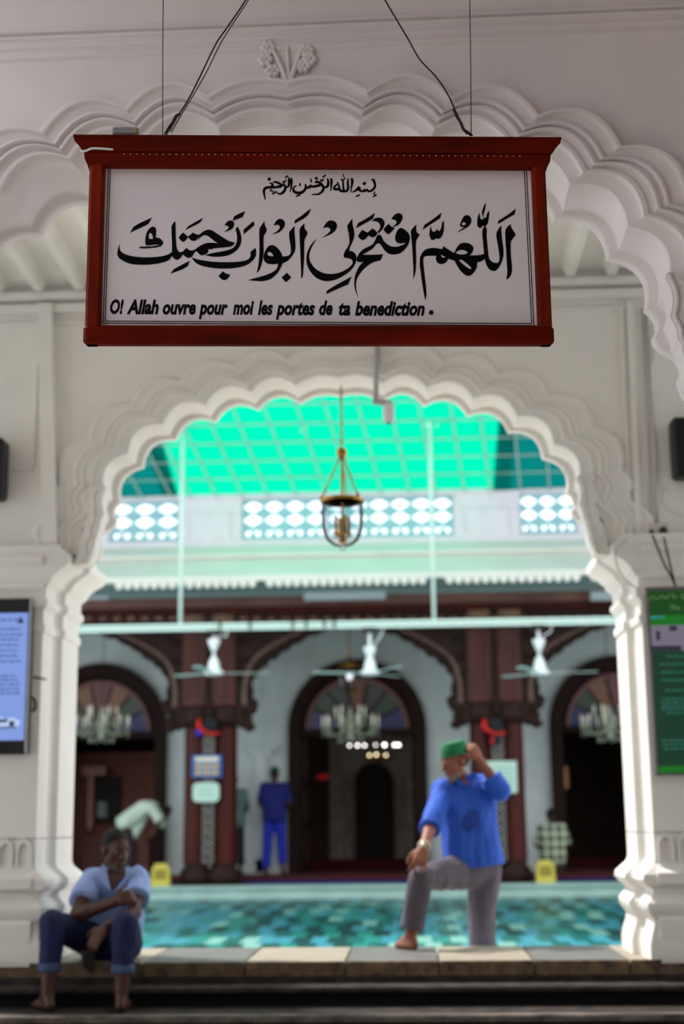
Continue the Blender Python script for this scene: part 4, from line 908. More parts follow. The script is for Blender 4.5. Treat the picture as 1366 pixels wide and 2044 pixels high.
hung('hanging_cord', 'grey cord running beside the black cord on the left', [(342, 264, 0), (360, 232, 0), (378, 203, 0), (410, 148, 0), (440, 88, 0), (462, 52, 0), (499, -5, 0), (566, -120, 0)], .0022, CORDG)
hung('hanging_cord', 'black cord slanting up from the right end of the sign', [(932, 268, .01), (922, 250, .01), (908, 218, .01), (895, 190, .01), (872, 155, .01), (838, 118, .01), (815, 78, .01), (790, 36, .01), (766, -5, .01), (700, -120, .01)], .0024, CORD)
def twist(pts, label):
    base = crom([SP(*uv(x, y), 0) for x, y in pts], 10); mb = MB()
    for ph in (0, math.pi): mb.tube([p+Vector((math.cos(i*.9+ph), math.sin(i*.9+ph), 0))*.004 for i, p in enumerate(base)], .0022, 6)
    o = mb.build('cord_knot', CORD, sg, smooth=True); o['label'] = label
twist([(331, 268), (338, 255), (346, 244), (352, 232), (358, 228)], 'twisted black cord tail knotted at the left end of the sign')
twist([(941, 270), (934, 264), (926, 258), (921, 246), (913, 232), (907, 219)], 'twisted black cord tail knotted at the right end of the sign')
ju = thing('driver_box', 'small grey electrical box lying on top of the sign', 'box', SP(*uv(250, 268), 0))
u0, v0 = uv(225, 269); u1, v1 = uv(277, 257)
sbox('box_body', u0, v0-.002, u1, v1, -.03, .012, mat('grey_box_plastic', (150, 150, 148), .5), .002, ju)
sbox('yellow_sticker', lerp(u0, u1, .86), v0+.001, lerp(u0, u1, .92), v1-.001, .0115, .0135, mat('yellow_label', (196, 176, 60), .5), .0005, ju)

# ================================================================== brass bell jar lantern in the archway
YL = 8.83
def L_(px, py): return at(px, py, YL)
c = L_(684, 1050); t = thing('brass_lantern', 'brass bell jar lantern hanging in the white archway', 'lantern', c)
x, y = c.x, YL
z = lambda py: L_(684, py).z
mb = MB()
zz = z(752)
i = 0
while zz > z(898):
    a = i % 2; mb.tube([(x+(.010*math.cos(q) if a else 0), y+(0 if a else .010*math.cos(q)), zz-.012+.020*math.sin(q)) for q in [2*math.pi*k/8 for k in range(8)]], .0035, 5, closed=True); zz -= .028; i += 1
mb.build('chain', BRASS, t, smooth=True)
mb = MB(); mb.lathe([(0, z(918)), (.015, z(916)), (.032, z(908)), (.034, z(902)), (.024, z(896)), (.01, z(892)), (0, z(891))], (x, y, 0), 16); mb.build('top_ball', BRASS, t, smooth=True)
mb = MB(); mb.tube([(x, y, z(915)), (x, y, z(1078))], .008, 8); mb.lathe([(0, z(1092)), (.02, z(1088)), (.03, z(1080)), (.012, z(1072)), (.01, z(1066))], (x, y, 0), 12); mb.build('centre_rod', BRASS, t, smooth=True)
for k in range(3):
    a = math.radians(200+120*k); mb = MB(); p1 = Vector((x+.135*math.cos(a), y+.135*math.sin(a), z(996))); p0 = Vector((x+.012*math.cos(a), y+.012*math.sin(a), z(912)))
    for j in range(14):
        q = p0.lerp(p1, (j+.5)/14); mb.ball(q, (.007, .007, .012), 6, 4)
    mb.tube([p0, p1], .003, 5); mb.build('ring_chain', BRASS, t, smooth=True)
    mb = MB(); mb.lathe([(0, -.015), (.012, -.008), (.014, .006), (.006, .02), (0, .022)], p1, 8); mb.build('lug', BRASS, t, smooth=True)
mb = MB(); mb.lathe([(.136, z(1004)), (.141, z(1003)), (.141, z(998)), (.136, z(997)), (.132, z(997)), (.132, z(1004)), (.136, z(1004))], (x, y, 0), 32); mb.build('ring', BRASS, t, smooth=True)
mb = MB(); ro = [(.012, z(1092)), (.06, z(1088)), (.10, z(1078)), (.125, z(1062)), (.133, z(1040)), (.134, z(1000))]
mb.lathe(ro+[(r-.004, q) for r, q in reversed(ro)], (x, y, 0), 32); mb.f = mb.f[:-2]; mb.mi = mb.mi[:-2]; mb.build('glass_jar', GLASS, t, smooth=True)
mb = MB(); mb.lathe([(0, z(1101)), (.015, z(1099)), (.022, z(1095)), (.012, z(1091)), (0, z(1090))], (x, y, 0), 12); mb.build('glass_knob', GLASS, t, smooth=True)
for k in range(4):
    a = math.radians(25+90*k); p = Vector((x+.045*math.cos(a), y+.045*math.sin(a), z(1068))); mb = MB()
    mb.tube([(x, y, z(1074)), (p.x, p.y, z(1072)), (p.x, p.y, z(1062))], .006, 6); mb.lathe([(.004, 0), (.02, .008), (.02, .014), (.010, .016), (.010, .11), (.012, .115), (.004, .12)], p, 10); mb.build('candle_holder', BRASS, t, smooth=True)

# ================================================================== security camera on its pipe
YS = 8.55
t = thing('security_camera', 'white dome security camera on a bent pipe over the archway', 'camera', at(770, 825, YS))
WP = mat('grey_white_pipe', (176, 172, 170), .45)
mb = MB(); mb.tube([at(755, 692, YS+.08), at(752, 740, YS+.04), at(750, 803, YS)], .018, 10); mb.build('drop_pipe', WP, t, smooth=True)
mb = MB(); mb.tube([at(746, 803, YS), at(762, 803, YS), at(782, 806, YS)], .019, 10); mb.build('arm', WP, t, smooth=True)
c = at(776, 822, YS); mb = MB(); mb.lathe([(0, -.075), (.022, -.07), (.034, -.05), (.036, -.02), (.036, .035), (.03, .055), (0, .06)], c, 16); mb.build('camera_head', mat('white_plastic', (228, 226, 226), .35), t, smooth=True)
mb = MB(); mb.lathe([(0, -.078), (.016, -.076), (.018, -.07), (0, -.069)], c, 12); mb.build('lens', BLACK, t, smooth=True)

# ================================================================== loudspeakers, screens, socket, cables on the middle wall
def speaker(label, px0, px1, py0, py1):
    a = at(px0, py1, WM-.12); b = at(px1, py0, WM-.12); t = thing('wall_speaker', label, 'speaker', ((a.x+b.x)/2, WM-.1, a.z))
    mb = MB(); mb.bbox((a.x, WM-.17, a.z), (b.x, WM-.02, b.z), .02); mb.build('cabinet', BLACK, t)
    mb = MB(); mb.bbox((a.x+.015, WM-.178, a.z+.015), (b.x-.015, WM-.165, b.z-.015), .004); mb.build('grille', mat('speaker_cloth', (20, 20, 21), .9), t)
    mb = MB(); mb.box(((a.x+b.x)/2-.03, WM-.03, (a.z+b.z)/2-.05), ((a.x+b.x)/2+.03, WM+.005, (a.z+b.z)/2+.05)); mb.build('bracket', GREYMETAL, t)
speaker('black wall loudspeaker at the left edge above the string course', -58, 12, 876, 998)
speaker('black wall loudspeaker at the right edge above the sockets', 1346, 1420, 834, 955)
def screen_thing(name, label, corners, Y):
    # corners: px of top-left, bottom-right style box on the wall, returns local mapping 0..1
    a = at(*corners[0], Y); b = at(*corners[1], Y)
    return a, b, thing(name, label, 'screen', ((a.x+b.x)/2, Y, min(a.z, b.z)))
YT = WM-.09
# left screen
b_ = at(62, 1194, YT); a_ = at(55, 1505, YT); xr_ = (b_.x+a_.x)/2; xl_ = xr_-.62
tl_ = thing('display_screen', 'wall screen showing a pale blue text page at the left edge', 'screen', (xr_-.3, YT, a_.z))
mb = MB(); mb.bbox((xl_, YT, a_.z), (xr_, WM-.031, b_.z), .006); mb.build('housing', BLACK, tl_)
mb = MB(); mb.bbox((xr_-.012, YT-.006, a_.z), (xr_, YT+.01, b_.z), .002); mb.build('silver_bezel', mat('silver_bezel', (170, 172, 178), .3, metal=.7), tl_); mb = MB(); mb.bbox((xl_, YT-.006, a_.z), (xl_+.012, YT+.01, b_.z), .002); mb.build('silver_bezel', mat('silver_bezel', (170, 172, 178), .3, metal=.7), tl_)
def flat(name, m, par, u0, v0, u1, v1, d):
    mb = MB(); mb.add([(u0, d, v0), (u1, d, v0), (u1, d, v1), (u0, d, v1)], [(0, 1, 2, 3)]); return mb.build(name, m, par, fixn=False)
SB = mat('blue_screen_glow', (20, 24, 34), .3, emit=(128, 156, 226), estr=.95); SK = mat('dark_screen_glass', (8, 9, 14), .15)
ST = mat('blue_screen_text', (20, 24, 40), .3, emit=(78, 96, 158), estr=1.0); SDK = mat('screen_dark_ink', (10, 16, 30), .3, emit=(20, 40, 70), estr=1.0); SW = mat('screen_white', (60, 60, 64), .3, emit=(176, 200, 240), estr=1.0)
H = b_.z-a_.z
def zl(py): return a_.z+H*(1505-py)/(1505-1192)
def xl(px): return xr_-(60-px)/325.0
flat('screen_glass', SK, tl_, xl_+.012, a_.z+.004, xr_-.012, b_.z-.004, YT-.002)
pg = flat('page', SB, tl_, xl_+.02, zl(1478), xr_-.018, zl(1222), YT-.004)
random.seed(3)
def dash_line(par, x0, x1, zc, h, m, Yd, name='text_row'):
    mb = MB(); x = x0
    while x < x1-.01:
        wd = min(random.uniform(.012, .045), x1-x); mb.add([(x, Yd, zc-h/2), (x+wd, Yd, zc-h/2), (x+wd, Yd, zc+h/2), (x, Yd, zc+h/2)], [(0, 1, 2, 3)]); x += wd+.008
    mb.build(name, m, par, fixn=False)
for py in (1236, 1255, 1266, 1276, 1287, 1298, 1309, 1320, 1350, 1358, 1367, 1376, 1384): dash_line(pg, xl_+.05, xl(random.randint(32, 44)), zl(py), .012, ST, YT-.005)
mb = MB(); mb.add([(xl(32), YT-.005, zl(1243)), (xl(46), YT-.005, zl(1243)), (xl(39), YT-.005, zl(1229))], [(0, 1, 2)]); mb.build('emblem', SDK, pg, fixn=False)
mb = MB(); mb.sheet([[(xl(-40), zl(1458)), (xl(44), zl(1450)), (xl(46), zl(1440)), (xl(30), zl(1432)), (xl(18), zl(1436)), (xl(0), zl(1428)), (xl(-40), zl(1426))]], lambda u, v: Vector((u, YT-.005, v))); mb.build('picture', SW, pg, fixn=False)
for u0, u1, v0, v1 in ((-10, 20, 1436, 1442), (24, 34, 1440, 1450), (-36, -20, 1440, 1452), (0, 38, 1451, 1454)): flat('picture_mark', SDK, pg, xl(u0), zl(v1), xl(u1), zl(v0), YT-.006)
mb = MB(); mb.tube(crom([at(62, 1351, WM-.02), at(75, 1353, WM-.035), at(92, 1356, WM-.034)], 4), .006, 6); tag(mb.build('screen_cable', CORD, None, smooth=True), 'short black cable poking out beside the left screen', 'cable')
mb = MB(); mb.tube(crom([at(63, 1390, WM-.02), at(70, 1400, WM-.04), at(70, 1415, WM-.04), at(62, 1420, WM-.02)], 4), .008, 6); tag(mb.build('screen_cable', CORD, None, smooth=True), 'black looped plug cable low beside the left screen', 'cable')
# right screen
b_ = at(1292, 1172, YT); a_ = at(1314, 1547, YT); xl2 = (b_.x+a_.x)/2-.01; xr2 = xl2+.68
tr_ = thing('display_screen', 'wall screen showing a green prayer timetable at the right edge', 'screen', (xl2+.3, YT, a_.z)); H2 = b_.z-a_.z
mb = MB(); mb.bbox((xl2, YT, a_.z), (xr2, WM-.031, b_.z), .006); mb.build('housing', mat('grey_screen_housing', (92, 90, 90), .4), tr_)
def zr(py): return a_.z+H2*(1547-py)/(1547-1172)
def xr_f(px): return xl2+(px-1303)/330.0
SG1 = mat('screen_green_bright', (4, 30, 8), .3, emit=(14, 128, 26), estr=.6); SG0 = mat('screen_green_dark', (4, 24, 12), .3, emit=(8, 62, 40), estr=.6); SGH = mat('screen_green_header', (3, 20, 5), .3, emit=(4, 78, 14), estr=.6)
STX = mat('screen_green_text', (20, 60, 40), .3, emit=(48, 120, 108), estr=.6); SMV = mat('screen_mauve_photo', (40, 38, 44), .3, emit=(136, 128, 148), estr=.6); SMD = mat('screen_mauve_dark', (20, 20, 24), .3, emit=(48, 42, 62), estr=.6); SY = mat('screen_yellow_text', (40, 50, 20), .3, emit=(120, 150, 84), estr=.6)
flat('screen_glass', SG0, tr_, xl2+.018, zr(1535), xr2-.018, zr(1300), YT-.0015)
hd = flat('header', SGH, tr_, xl2+.018, zr(1238), xr2-.018, zr(1180), YT-.002)
flat('header_band', SG1, tr_, xl2+.018, zr(1250), xr2-.018, zr(1230), YT-.003)
ph = flat('photo', SMV, tr_, xl2+.018, zr(1302), xr2-.018, zr(1250), YT-.002)
for u0, u1, v0, v1 in ((1305, 1366, 1292, 1302), (1345, 1360, 1252, 1262), (1318, 1326, 1262, 1280)): flat('photo_mark', SMD, ph, xr_f(u0), zr(v1), xr_f(u1), zr(v0), YT-.004)
flat('footer_band', SG1, tr_, xl2+.018, zr(1543), xr2-.018, zr(1530), YT-.003)
dash_line(tr_, xr_f(1310), xr_f(1336), zr(1234), .012, mat('screen_cyan_text', (20, 50, 60), .3, emit=(60, 170, 190), estr=.6), YT-.005)
for py, x0 in ((1313, 1335), (1329, 1322), (1345, 1324), (1361, 1324), (1381, 1330), (1398, 1322), (1405, 1320), (1412, 1322), (1418, 1320), (1426, 1330), (1480, 1318), (1488, 1318), (1496, 1322)): dash_line(tr_, xr_f(x0), xr2-.12, zr(py), .009, STX, YT-.005)
word('The', 1348, 1368, 1219, 1210, tr_, 'lettering', SY, lambda px, py: Vector((xr_f(px), YT-.005, zr(py))), .01, .2)
mb = MB()
for st in ([(1303, 1196), (1308, 1198), (1314, 1193), (1318, 1188)], [(1318, 1195), (1326, 1196), (1332, 1190)], [(1336, 1188), (1336, 1194), (1344, 1194), (1350, 1188)], [(1356, 1186), (1357, 1195), (1364, 1192)], [(1374, 1186), (1374, 1196), (1388, 1194), (1392, 1188)]): mb.tube([Vector((xr_f(a), YT-.005, zr(b))) for a, b in crom(st, 3)], .0035, 4)
mb.build('header_script', SY, tr_)
# sockets with plugs and cables
so = thing('wall_socket', 'white double wall socket with black plugs above the right screen', 'socket', at(1305, 1060, WM))
a = at(1293, 1072, WM-.02); b = at(1334, 1044, WM-.02)
mb = MB(); mb.bbox((a.x, WM-.035, a.z), (b.x, WM+.005, b.z), .006); mb.build('socket_plate', mat('ivory_socket', (206, 200, 192), .4), so)
for px, py, r in ((1301, 1062, .012), (1325, 1063, .026)):
    p = at(px, py, WM-.05); mb = MB(); mb.ball(p, (r, .03, r*1.5), 10, 6); mb.build('plug', BLACK, so, smooth=True)
for px0, px1 in ((1283, 1300), (1290, 1312)):
    mb = MB(); mb.tube([at(px0, 612, WM-.012), at(px1-3, 900, WM-.012), at(px1, 1046, WM-.012)], .007, 6); tag(mb.build('conduit', CONDUIT, None, smooth=True), 'thin vertical conduit line %s of the pair above the white socket' % ('left' if px0 == 1283 else 'right'), 'conduit')
for i, pts in enumerate((((1303, 1068), (1312, 1090), (1326, 1125), (1340, 1150), (1349, 1170)), ((1326, 1072), (1332, 1100), (1340, 1135), (1349, 1170)))):
    mb = MB(); mb.tube(crom([at(x, y, WM-.145-.02*i) for x, y in pts], 5), .006, 6); tag(mb.build('power_cable', CORD, None, smooth=True), ('black cable from the small plug down to the green screen', 'black cable from the large plug down to the green screen')[i], 'cable')
mb = MB(); mb.tube(crom([at(x, y, WM-.118) for x, y in ((1252, 1078), (1233, 1090), (1229, 1115), (1240, 1145), (1262, 1168), (1290, 1182))], 5), .006, 6); tag(mb.build('loose_cable', CONDUIT, None, smooth=True), 'grey cable looping over the right capital to the green screen', 'cable')

# ================================================================== notices, floor signs and ribbons at the far columns
def board(name, label, cat, px0, py0, px1, py1, Y, m, r=.0):
    a = at(px0, py1, Y); b = at(px1, py0, Y); t = thing(name, label, cat, ((a.x+b.x)/2, Y, a.z))
    w_, h_ = b.x-a.x, b.z-a.z
    pl = [(r, 0), (w_-r, 0), (w_, r), (w_, h_-r), (w_-r, h_), (r, h_), (0, h_-r), (0, r)] if r else [(0, 0), (w_, 0), (w_, h_), (0, h_)]
    mb = MB(); mb.prism([pl], lambda u, v, d: Vector((a.x+u, d, a.z+v)), Y-.012, Y+.012); mb.build('board', m, t); return t, a, w_, h_
YB = 22.44
PAPER = mat('pale_mint_paper', (196, 226, 212), .6); PTXT = mat('grey_green_print', (120, 158, 146), .7)
t, a, w_, h_ = board('poster', 'blue poster with yellow pictures on the left carved column', 'poster', 383, 1507, 443, 1552, YB, mat('poster_blue', (44, 96, 172), .5))
flat('poster_heading', mat('poster_cream', (226, 222, 196), .6), t, a.x+.05, a.z+h_*.72, a.x+w_-.05, a.z+h_*.92, YB-.014)
for i in range(3):
    for j in range(2): flat('poster_picture', mat('poster_yellow', (206, 168, 78), .6), t, a.x+w_*(.12+.29*i), a.z+h_*(.1+.3*j), a.x+w_*(.30+.29*i), a.z+h_*(.32+.3*j), YB-.014)
for i in range(2): flat('poster_stripe', mat('poster_pale_blue', (150, 190, 226), .6), t, a.x+w_*(.335+.29*i), a.z+h_*.06, a.x+w_*(.375+.29*i), a.z+h_*.68, YB-.014)
t, a, w_, h_ = board('notice_board', 'pale mint rounded notice board under the blue poster', 'notice', 385, 1562, 438, 1601, YB, PAPER, .05)
for i in range(3): flat('print_line', PTXT, t, a.x+w_*.2, a.z+h_*(.3+.2*i), a.x+w_*.8, a.z+h_*(.33+.2*i), YB-.014)
t, a, w_, h_ = board('notice_sheet', 'pale mint printed sheet behind the raised elbow of the green cap man', 'notice', 972, 1519, 1031, 1583, YB, PAPER)
for i in range(6): flat('print_line', PTXT, t, a.x+w_*.15, a.z+h_*(.14+.13*i), a.x+w_*.9, a.z+h_*(.17+.13*i), YB-.014)
YEL = mat('yellow_plastic', (204, 188, 74), .5); YTX = mat('olive_print', (120, 104, 30), .6)
for lab, px in (('yellow plastic floor sign behind the seated man', 321), ('yellow plastic floor sign near the plaid shirt man', 1090)):
    Y = 22.45; a = at(px, 1764, Y); hw = .145; zb_ = .205; t = thing('floor_sign', lab, 'floor sign', (a.x, Y, zb_))
    for s in (-1, 1):
        pl = [(-hw, 0), (hw, 0), (hw*.95, .26), (hw*.6, .34), (-hw*.6, .34), (-hw*.95, .26)]
        mb = MB(); mb.prism([pl], lambda u, v, d: Vector((a.x+u, Y+d+s*(.08-.07*v/.34), zb_+v)), -.008, .008); mb.build('panel', YEL, t)
    for i in range(3): mb = MB(); mb.box((a.x-.09, Y-.098+.015+.012*i, zb_+.12+.05*i), (a.x+.09, Y-.085+.015+.012*i, zb_+.145+.05*i)); mb.build('print_line', YTX, t)
RED = mat('red_ribbon', (196, 24, 16), .6); BLU = mat('blue_ribbon', (16, 40, 190), .6); DKC = mat('dark_cloth', (24, 26, 34), .8)
for i, (px, py) in enumerate(((415, 1455), (985, 1455))):
    c = at(px, py, 22.42); t = thing('ribbon_cluster', ('red and blue ribbon tangle tied at the top of the left column', 'red ribbon and dark cloth tied at the top of the right column')[i], 'ribbon', c)
    mb = MB(); mb.tube(crom([at(px-17, py-20, 22.42), at(px-18, py-5, 22.40), at(px-8, py+5, 22.40), at(px+8, py+10, 22.41), at(px+24, py+8, 22.42)], 4), [.03, .035, .04, .045, .045, .045, .04, .04, .035, .035, .03, .03, .03, .03, .025, .025, .02], 6); mb.build('red_ribbon', RED, t, smooth=True)
    mb = MB(); mb.ball(at(px+4, py-8, 22.44), (.14, .06, .13), 10, 6); mb.build('cloth_knot', DKC, t, smooth=True)
    if i == 0: mb = MB(); mb.ball(at(px-18, py+8, 22.39), (.05, .03, .06), 8, 5); mb.build('blue_bow', BLU, t, smooth=True)
    else:
        mb = MB(); mb.ball(at(px+4, py+22, 22.41), (.09, .04, .09), 8, 5); mb.build('dark_bow', DKC, t, smooth=True); mb = MB(); mb.ball(at(px-2, py+24, 22.37), (.03, .02, .06), 8, 5); mb.build('red_tag', RED, t, smooth=True)
mb = MB(); mb.ball(at(645, 1551, 27), (.13, .05, .05), 10, 6); tag(mb.build('exit_lamp', mat('red_glow', (120, 10, 14), .4, emit=(120, 12, 18), estr=.6), None, smooth=True), 'small dim red lamp on the wall inside the middle doorway', 'lamp')
# ================================================================== people
def ico_pts(c, r, n=2):
    return [c+v*r for v in ICO]
_b = bmesh.new(); bmesh.ops.create_icosphere(_b, subdivisions=2, radius=1); ICO = [v.co.copy() for v in _b.verts]; _b.free()
def hullmesh(bm, pts):
    vs = [bm.verts.new(p) for p in pts]
    r = bmesh.ops.convex_hull(bm, input=vs, use_existing_faces=False)
    bmesh.ops.delete(bm, geom=[g for g in set(r['geom_interior']+r['geom_unused']) if isinstance(g, bmesh.types.BMVert)], context='VERTS')
def prims_to_mesh(prims, name):
    big = bpy.data.meshes.new(name); V = []; Fc = []
    for p in prims:
        bm = bmesh.new()
        if p[0] == 'h':
            pts = []
            for c, r in p[1]: pts += ico_pts(Vector(c), r)
        elif p[0] == 'e':
            c, r, M = p[1], p[2], p[3]; pts = [Vector(c)+M @ Vector((v.x*r[0], v.y*r[1], v.z*r[2])) for v in ICO]
        elif p[0] == 'p': pts = [Vector(q) for q in p[1]]
        hullmesh(bm, pts); bm.verts.index_update(); b = len(V)
        V += [v.co.copy() for v in bm.verts]; Fc += [tuple(b+v.index for v in f.verts) for f in bm.faces]; bm.free()
    big.from_pydata(V, [], Fc); return big
def blob(name, prims, m, parent, voxel=.012, smooth=6, fold=0.0, fscale=(9, 9, 4), cuts=(), seed=0, kind=None):
    me = prims_to_mesh(prims, name); o = bpy.data.objects.new('tmp', me); COL.objects.link(o)
    md = o.modifiers.new('r', 'REMESH'); md.mode = 'VOXEL'; md.voxel_size = voxel
    if smooth: ms = o.modifiers.new('s', 'SMOOTH'); ms.factor = .5; ms.iterations = smooth
    dg = bpy.context.evaluated_depsgraph_get(); dg.update(); out = bpy.data.meshes.new_from_object(o.evaluated_get(dg)); bpy.data.objects.remove(o); bpy.data.meshes.remove(me)
    out.name = name
    bm = bmesh.new(); bm.from_mesh(out)
    if fold:
        bm.normal_update()
        for v in bm.verts:
            q = Vector((v.co.x*fscale[0]+seed, v.co.y*fscale[1], v.co.z*fscale[2]))
            v.co += v.normal*fold*(noise.noise(q)+.5*noise.noise(q*2.3))
    for co, no in cuts:                                         # cut away what lies on the normal's side
        g = list(bm.verts)+list(bm.edges)+list(bm.faces); bmesh.ops.bisect_plane(bm, geom=g, plane_co=Vector(co), plane_no=Vector(no), clear_outer=True)
    off = wloc(parent)
    for v in bm.verts: v.co -= off
    for f in bm.faces: f.smooth = True
    bm.to_mesh(out); bm.free()
    return obj(name, out, m, parent, kind)
def cap(a, b, ra, rb): return ('h', [(a, ra), (b, rb)])
def chain(pts, rs): return [cap(pts[i], pts[i+1], rs[i], rs[i+1]) for i in range(len(pts)-1)]
def flatcone(a, b, ra, rb, n=14):                                # cone with flat ends (sleeves, trouser legs)
    a, b = Vector(a), Vector(b); d = (b-a).normalized(); u = d.orthogonal().normalized(); v = d.cross(u)
    return ('p', [c+(u*math.cos(2*math.pi*i/n)+v*math.sin(2*math.pi*i/n))*r for c, r in ((a, ra), (b, rb)) for i in range(n)])
def frame(f, up=(0, 0, 1)):
    f = Vector(f).normalized(); r = f.cross(Vector(up)).normalized(); u = r.cross(f); return f, r, u
def head_prims(c, f, k=.94, up=(0, 0, 1)):
    c = Vector(c); f, r, u = frame(f, up); M = Matrix((r, f, u)).transposed()
    P = [('e', c+u*.035*k-f*.012*k, (.076*k, .096*k, .092*k), M),
         ('h', [(c+f*.045*k+u*.02*k, .055*k), (c+f*.06*k-u*.095*k, .026*k), (c+r*.04*k-u*.055*k+f*.01*k, .032*k), (c-r*.04*k-u*.055*k+f*.01*k, .032*k)]),
         cap(c+f*.090*k+u*.022*k, c+f*.112*k-u*.024*k, .011*k, .016*k), cap(c+f*.088*k-u*.024*k+r*.014*k, c+f*.088*k-u*.024*k-r*.014*k, .012*k, .012*k),
         cap(c+f*.076*k+u*.036*k+r*.036*k, c+f*.084*k+u*.034*k, .015*k, .014*k), cap(c+f*.076*k+u*.036*k-r*.036*k, c+f*.084*k+u*.034*k, .015*k, .014*k),
         cap(c+f*.082*k-u*.062*k+r*.02*k, c+f*.082*k-u*.062*k-r*.02*k, .013*k, .013*k),
         cap(c+f*.05*k-u*.01*k+r*.045*k, c+f*.045*k-u*.04*k+r*.04*k, .022*k, .02*k), cap(c+f*.05*k-u*.01*k-r*.045*k, c+f*.045*k-u*.04*k-r*.04*k, .022*k, .02*k)]
    for s in (-1, 1): P.append(('e', c+r*s*.079*k-f*.01*k, (.012*k, .022*k, .034*k), M))
    return P
def add_face(par, c, f, k, lipm, up=(0, 0, 1)):
    c = Vector(c); f, r, u = frame(f, up)
    for s in (-1, 1):
        mb = MB(); mb.ball(c+f*.077*k+r*s*.032*k+u*.012*k, .0115*k, 10, 6); e = mb.build('eye', mat('eye_white', (128, 112, 100), .4), par, smooth=True)
        mb = MB(); mb.ball(c+f*.087*k+r*s*.033*k+u*.012*k, .006*k, 8, 5); mb.build('iris', mat('dark_iris', (20, 12, 10), .2), e, smooth=True)
        mb = MB(); mb.tube([c+f*.098*k+r*s*(.015+.014*j)*k+u*(.038+.004*math.sin(j*1.5))*k-f*.010*j*k for j in range(3)], .0045*k, 5); mb.build('eyebrow', mat('dark_grey_hair', (40, 36, 34), .8), par, smooth=True)
    mb = MB(); mb.tube([c+f*(.098-.006*abs(j))*k-u*.062*k+r*.012*j*k for j in (-2, -1, 0, 1, 2)], [.002, .0045, .005, .0045, .002], 6); mb.build('lips', lipm, par, smooth=True)
def hand_prims(w_, d, nrm, side=1, curl=.35, k=1.0, spread=.10, tcurl=.3):
    # w_: wrist, d: direction of the fingers, nrm: back of the hand, side: +1 thumb on d x nrm side
    w_ = Vector(w_); d = Vector(d).normalized(); nrm = Vector(nrm); nrm = (nrm-d*nrm.dot(d)).normalized(); r = d.cross(nrm)*side
    P = [('h', [(w_, .024*k), (w_+d*.085*k+r*.030*k, .014*k), (w_+d*.088*k-r*.030*k, .013*k), (w_+d*.03*k+r*.026*k, .017*k), (w_+d*.03*k-r*.024*k, .016*k)])]
    for i, (o, L, rr) in enumerate(((.030, .070, .0090), (.010, .080, .0094), (-.011, .074, .0090), (-.030, .058, .0080))):
        p = w_+d*.082*k+r*o*k; ang = spread*(1-i*.66); dd = (d+r*ang).normalized(); a = 0; pts = [p]
        for s, fr in ((0, .45), (1, .30), (2, .25)):
            a += curl*(0.8 if s == 0 else 1.1); q = dd*math.cos(a)-nrm*math.sin(a); p = p+q*L*fr*k; pts.append(p)
        P += chain(pts, [rr*k*1.06, rr*k, rr*k*.93, rr*k*.8])
    b = w_+d*.022*k+r*.024*k; t1 = b+(d*.62+r*.72-nrm*.15).normalized()*.042*k; t2 = t1+(d*.85+r*.40-nrm*tcurl).normalized()*.032*k; t3 = t2+(d*.95+r*.12-nrm*tcurl*1.4).normalized()*.025*k
    P += chain([b, t1, t2, t3], [.016*k, .0125*k, .011*k, .009*k]); return P
def foot_prims(ankle, toe, k=1.0, side=1):
    a = Vector(ankle); t = Vector(toe); d = Vector((t.x-a.x, t.y-a.y, 0)).normalized(); r = Vector((d.y, -d.x, 0))*side; zf = t.z
    heel = Vector((a.x, a.y, zf+.030))-d*.045
    P = [('h', [(a, .036*k), (heel, .030*k), (a+d*.07+Vector((0, 0, zf+.045-a.z)), .034*k)]), ('h', [(heel, .028*k), (Vector((a.x, a.y, zf+.022))+d*.13+r*.028, .022*k), (Vector((a.x, a.y, zf+.020))+d*.12-r*.030, .020*k), (a+d*.07+Vector((0, 0, zf+.045-a.z)), .032*k)])]
    for i, (o, L, rr) in enumerate(((.032, .062, .014), (.012, .058, .011), (-.006, .052, .010), (-.022, .045, .0095), (-.036, .036, .009))):
        p = Vector((a.x, a.y, zf+.016))+d*(.125-.008*i)+r*o; P += chain([p, p+d*L*.55+Vector((0, 0, .002)), p+d*L+Vector((0, 0, -.004))], [rr*1.1, rr, rr*.92])
    return P
def torso(pel, chest, neck, sL, sR, w=1.0, inf=0.0, bely=.0):
    pel, chest, neck, sL, sR = map(Vector, (pel, chest, neck, sL, sR)); side = (sL-sR).normalized(); fwd = side.cross(neck-pel).normalized()
    return [('h', [(sL, .058+inf), (sR, .058+inf), (chest+side*.085*w, .105*w+inf), (chest-side*.085*w, .105*w+inf), (neck-(neck-chest)*.25, .06+inf)]),
            ('h', [(chest+side*.075*w, .105*w+inf), (chest-side*.075*w, .105*w+inf), (pel+side*.075*w+fwd*bely, .112*w+inf), (pel-side*.075*w+fwd*bely, .112*w+inf)])]
def jp(d): return {k: at(*v) for k, v in d.items()}
SK_A = mat('dark_brown_skin', (76, 40, 27), .5, var=.12, vscale=25); SK_B = mat('brown_skin', (142, 84, 60), .5, var=.12, vscale=25); SK_C = mat('deep_brown_skin', (70, 42, 32), .55)
LIP_A = mat('dark_lips', (84, 44, 38), .5); HAIR = mat('short_black_hair', (16, 12, 11), .8, bump=.5, bscale=160); STUB = mat('grey_stubble', (86, 70, 62), .8, bump=.5, bscale=200); BEARD = mat('white_beard', (124, 110, 101), .85, bump=.5, bscale=180)

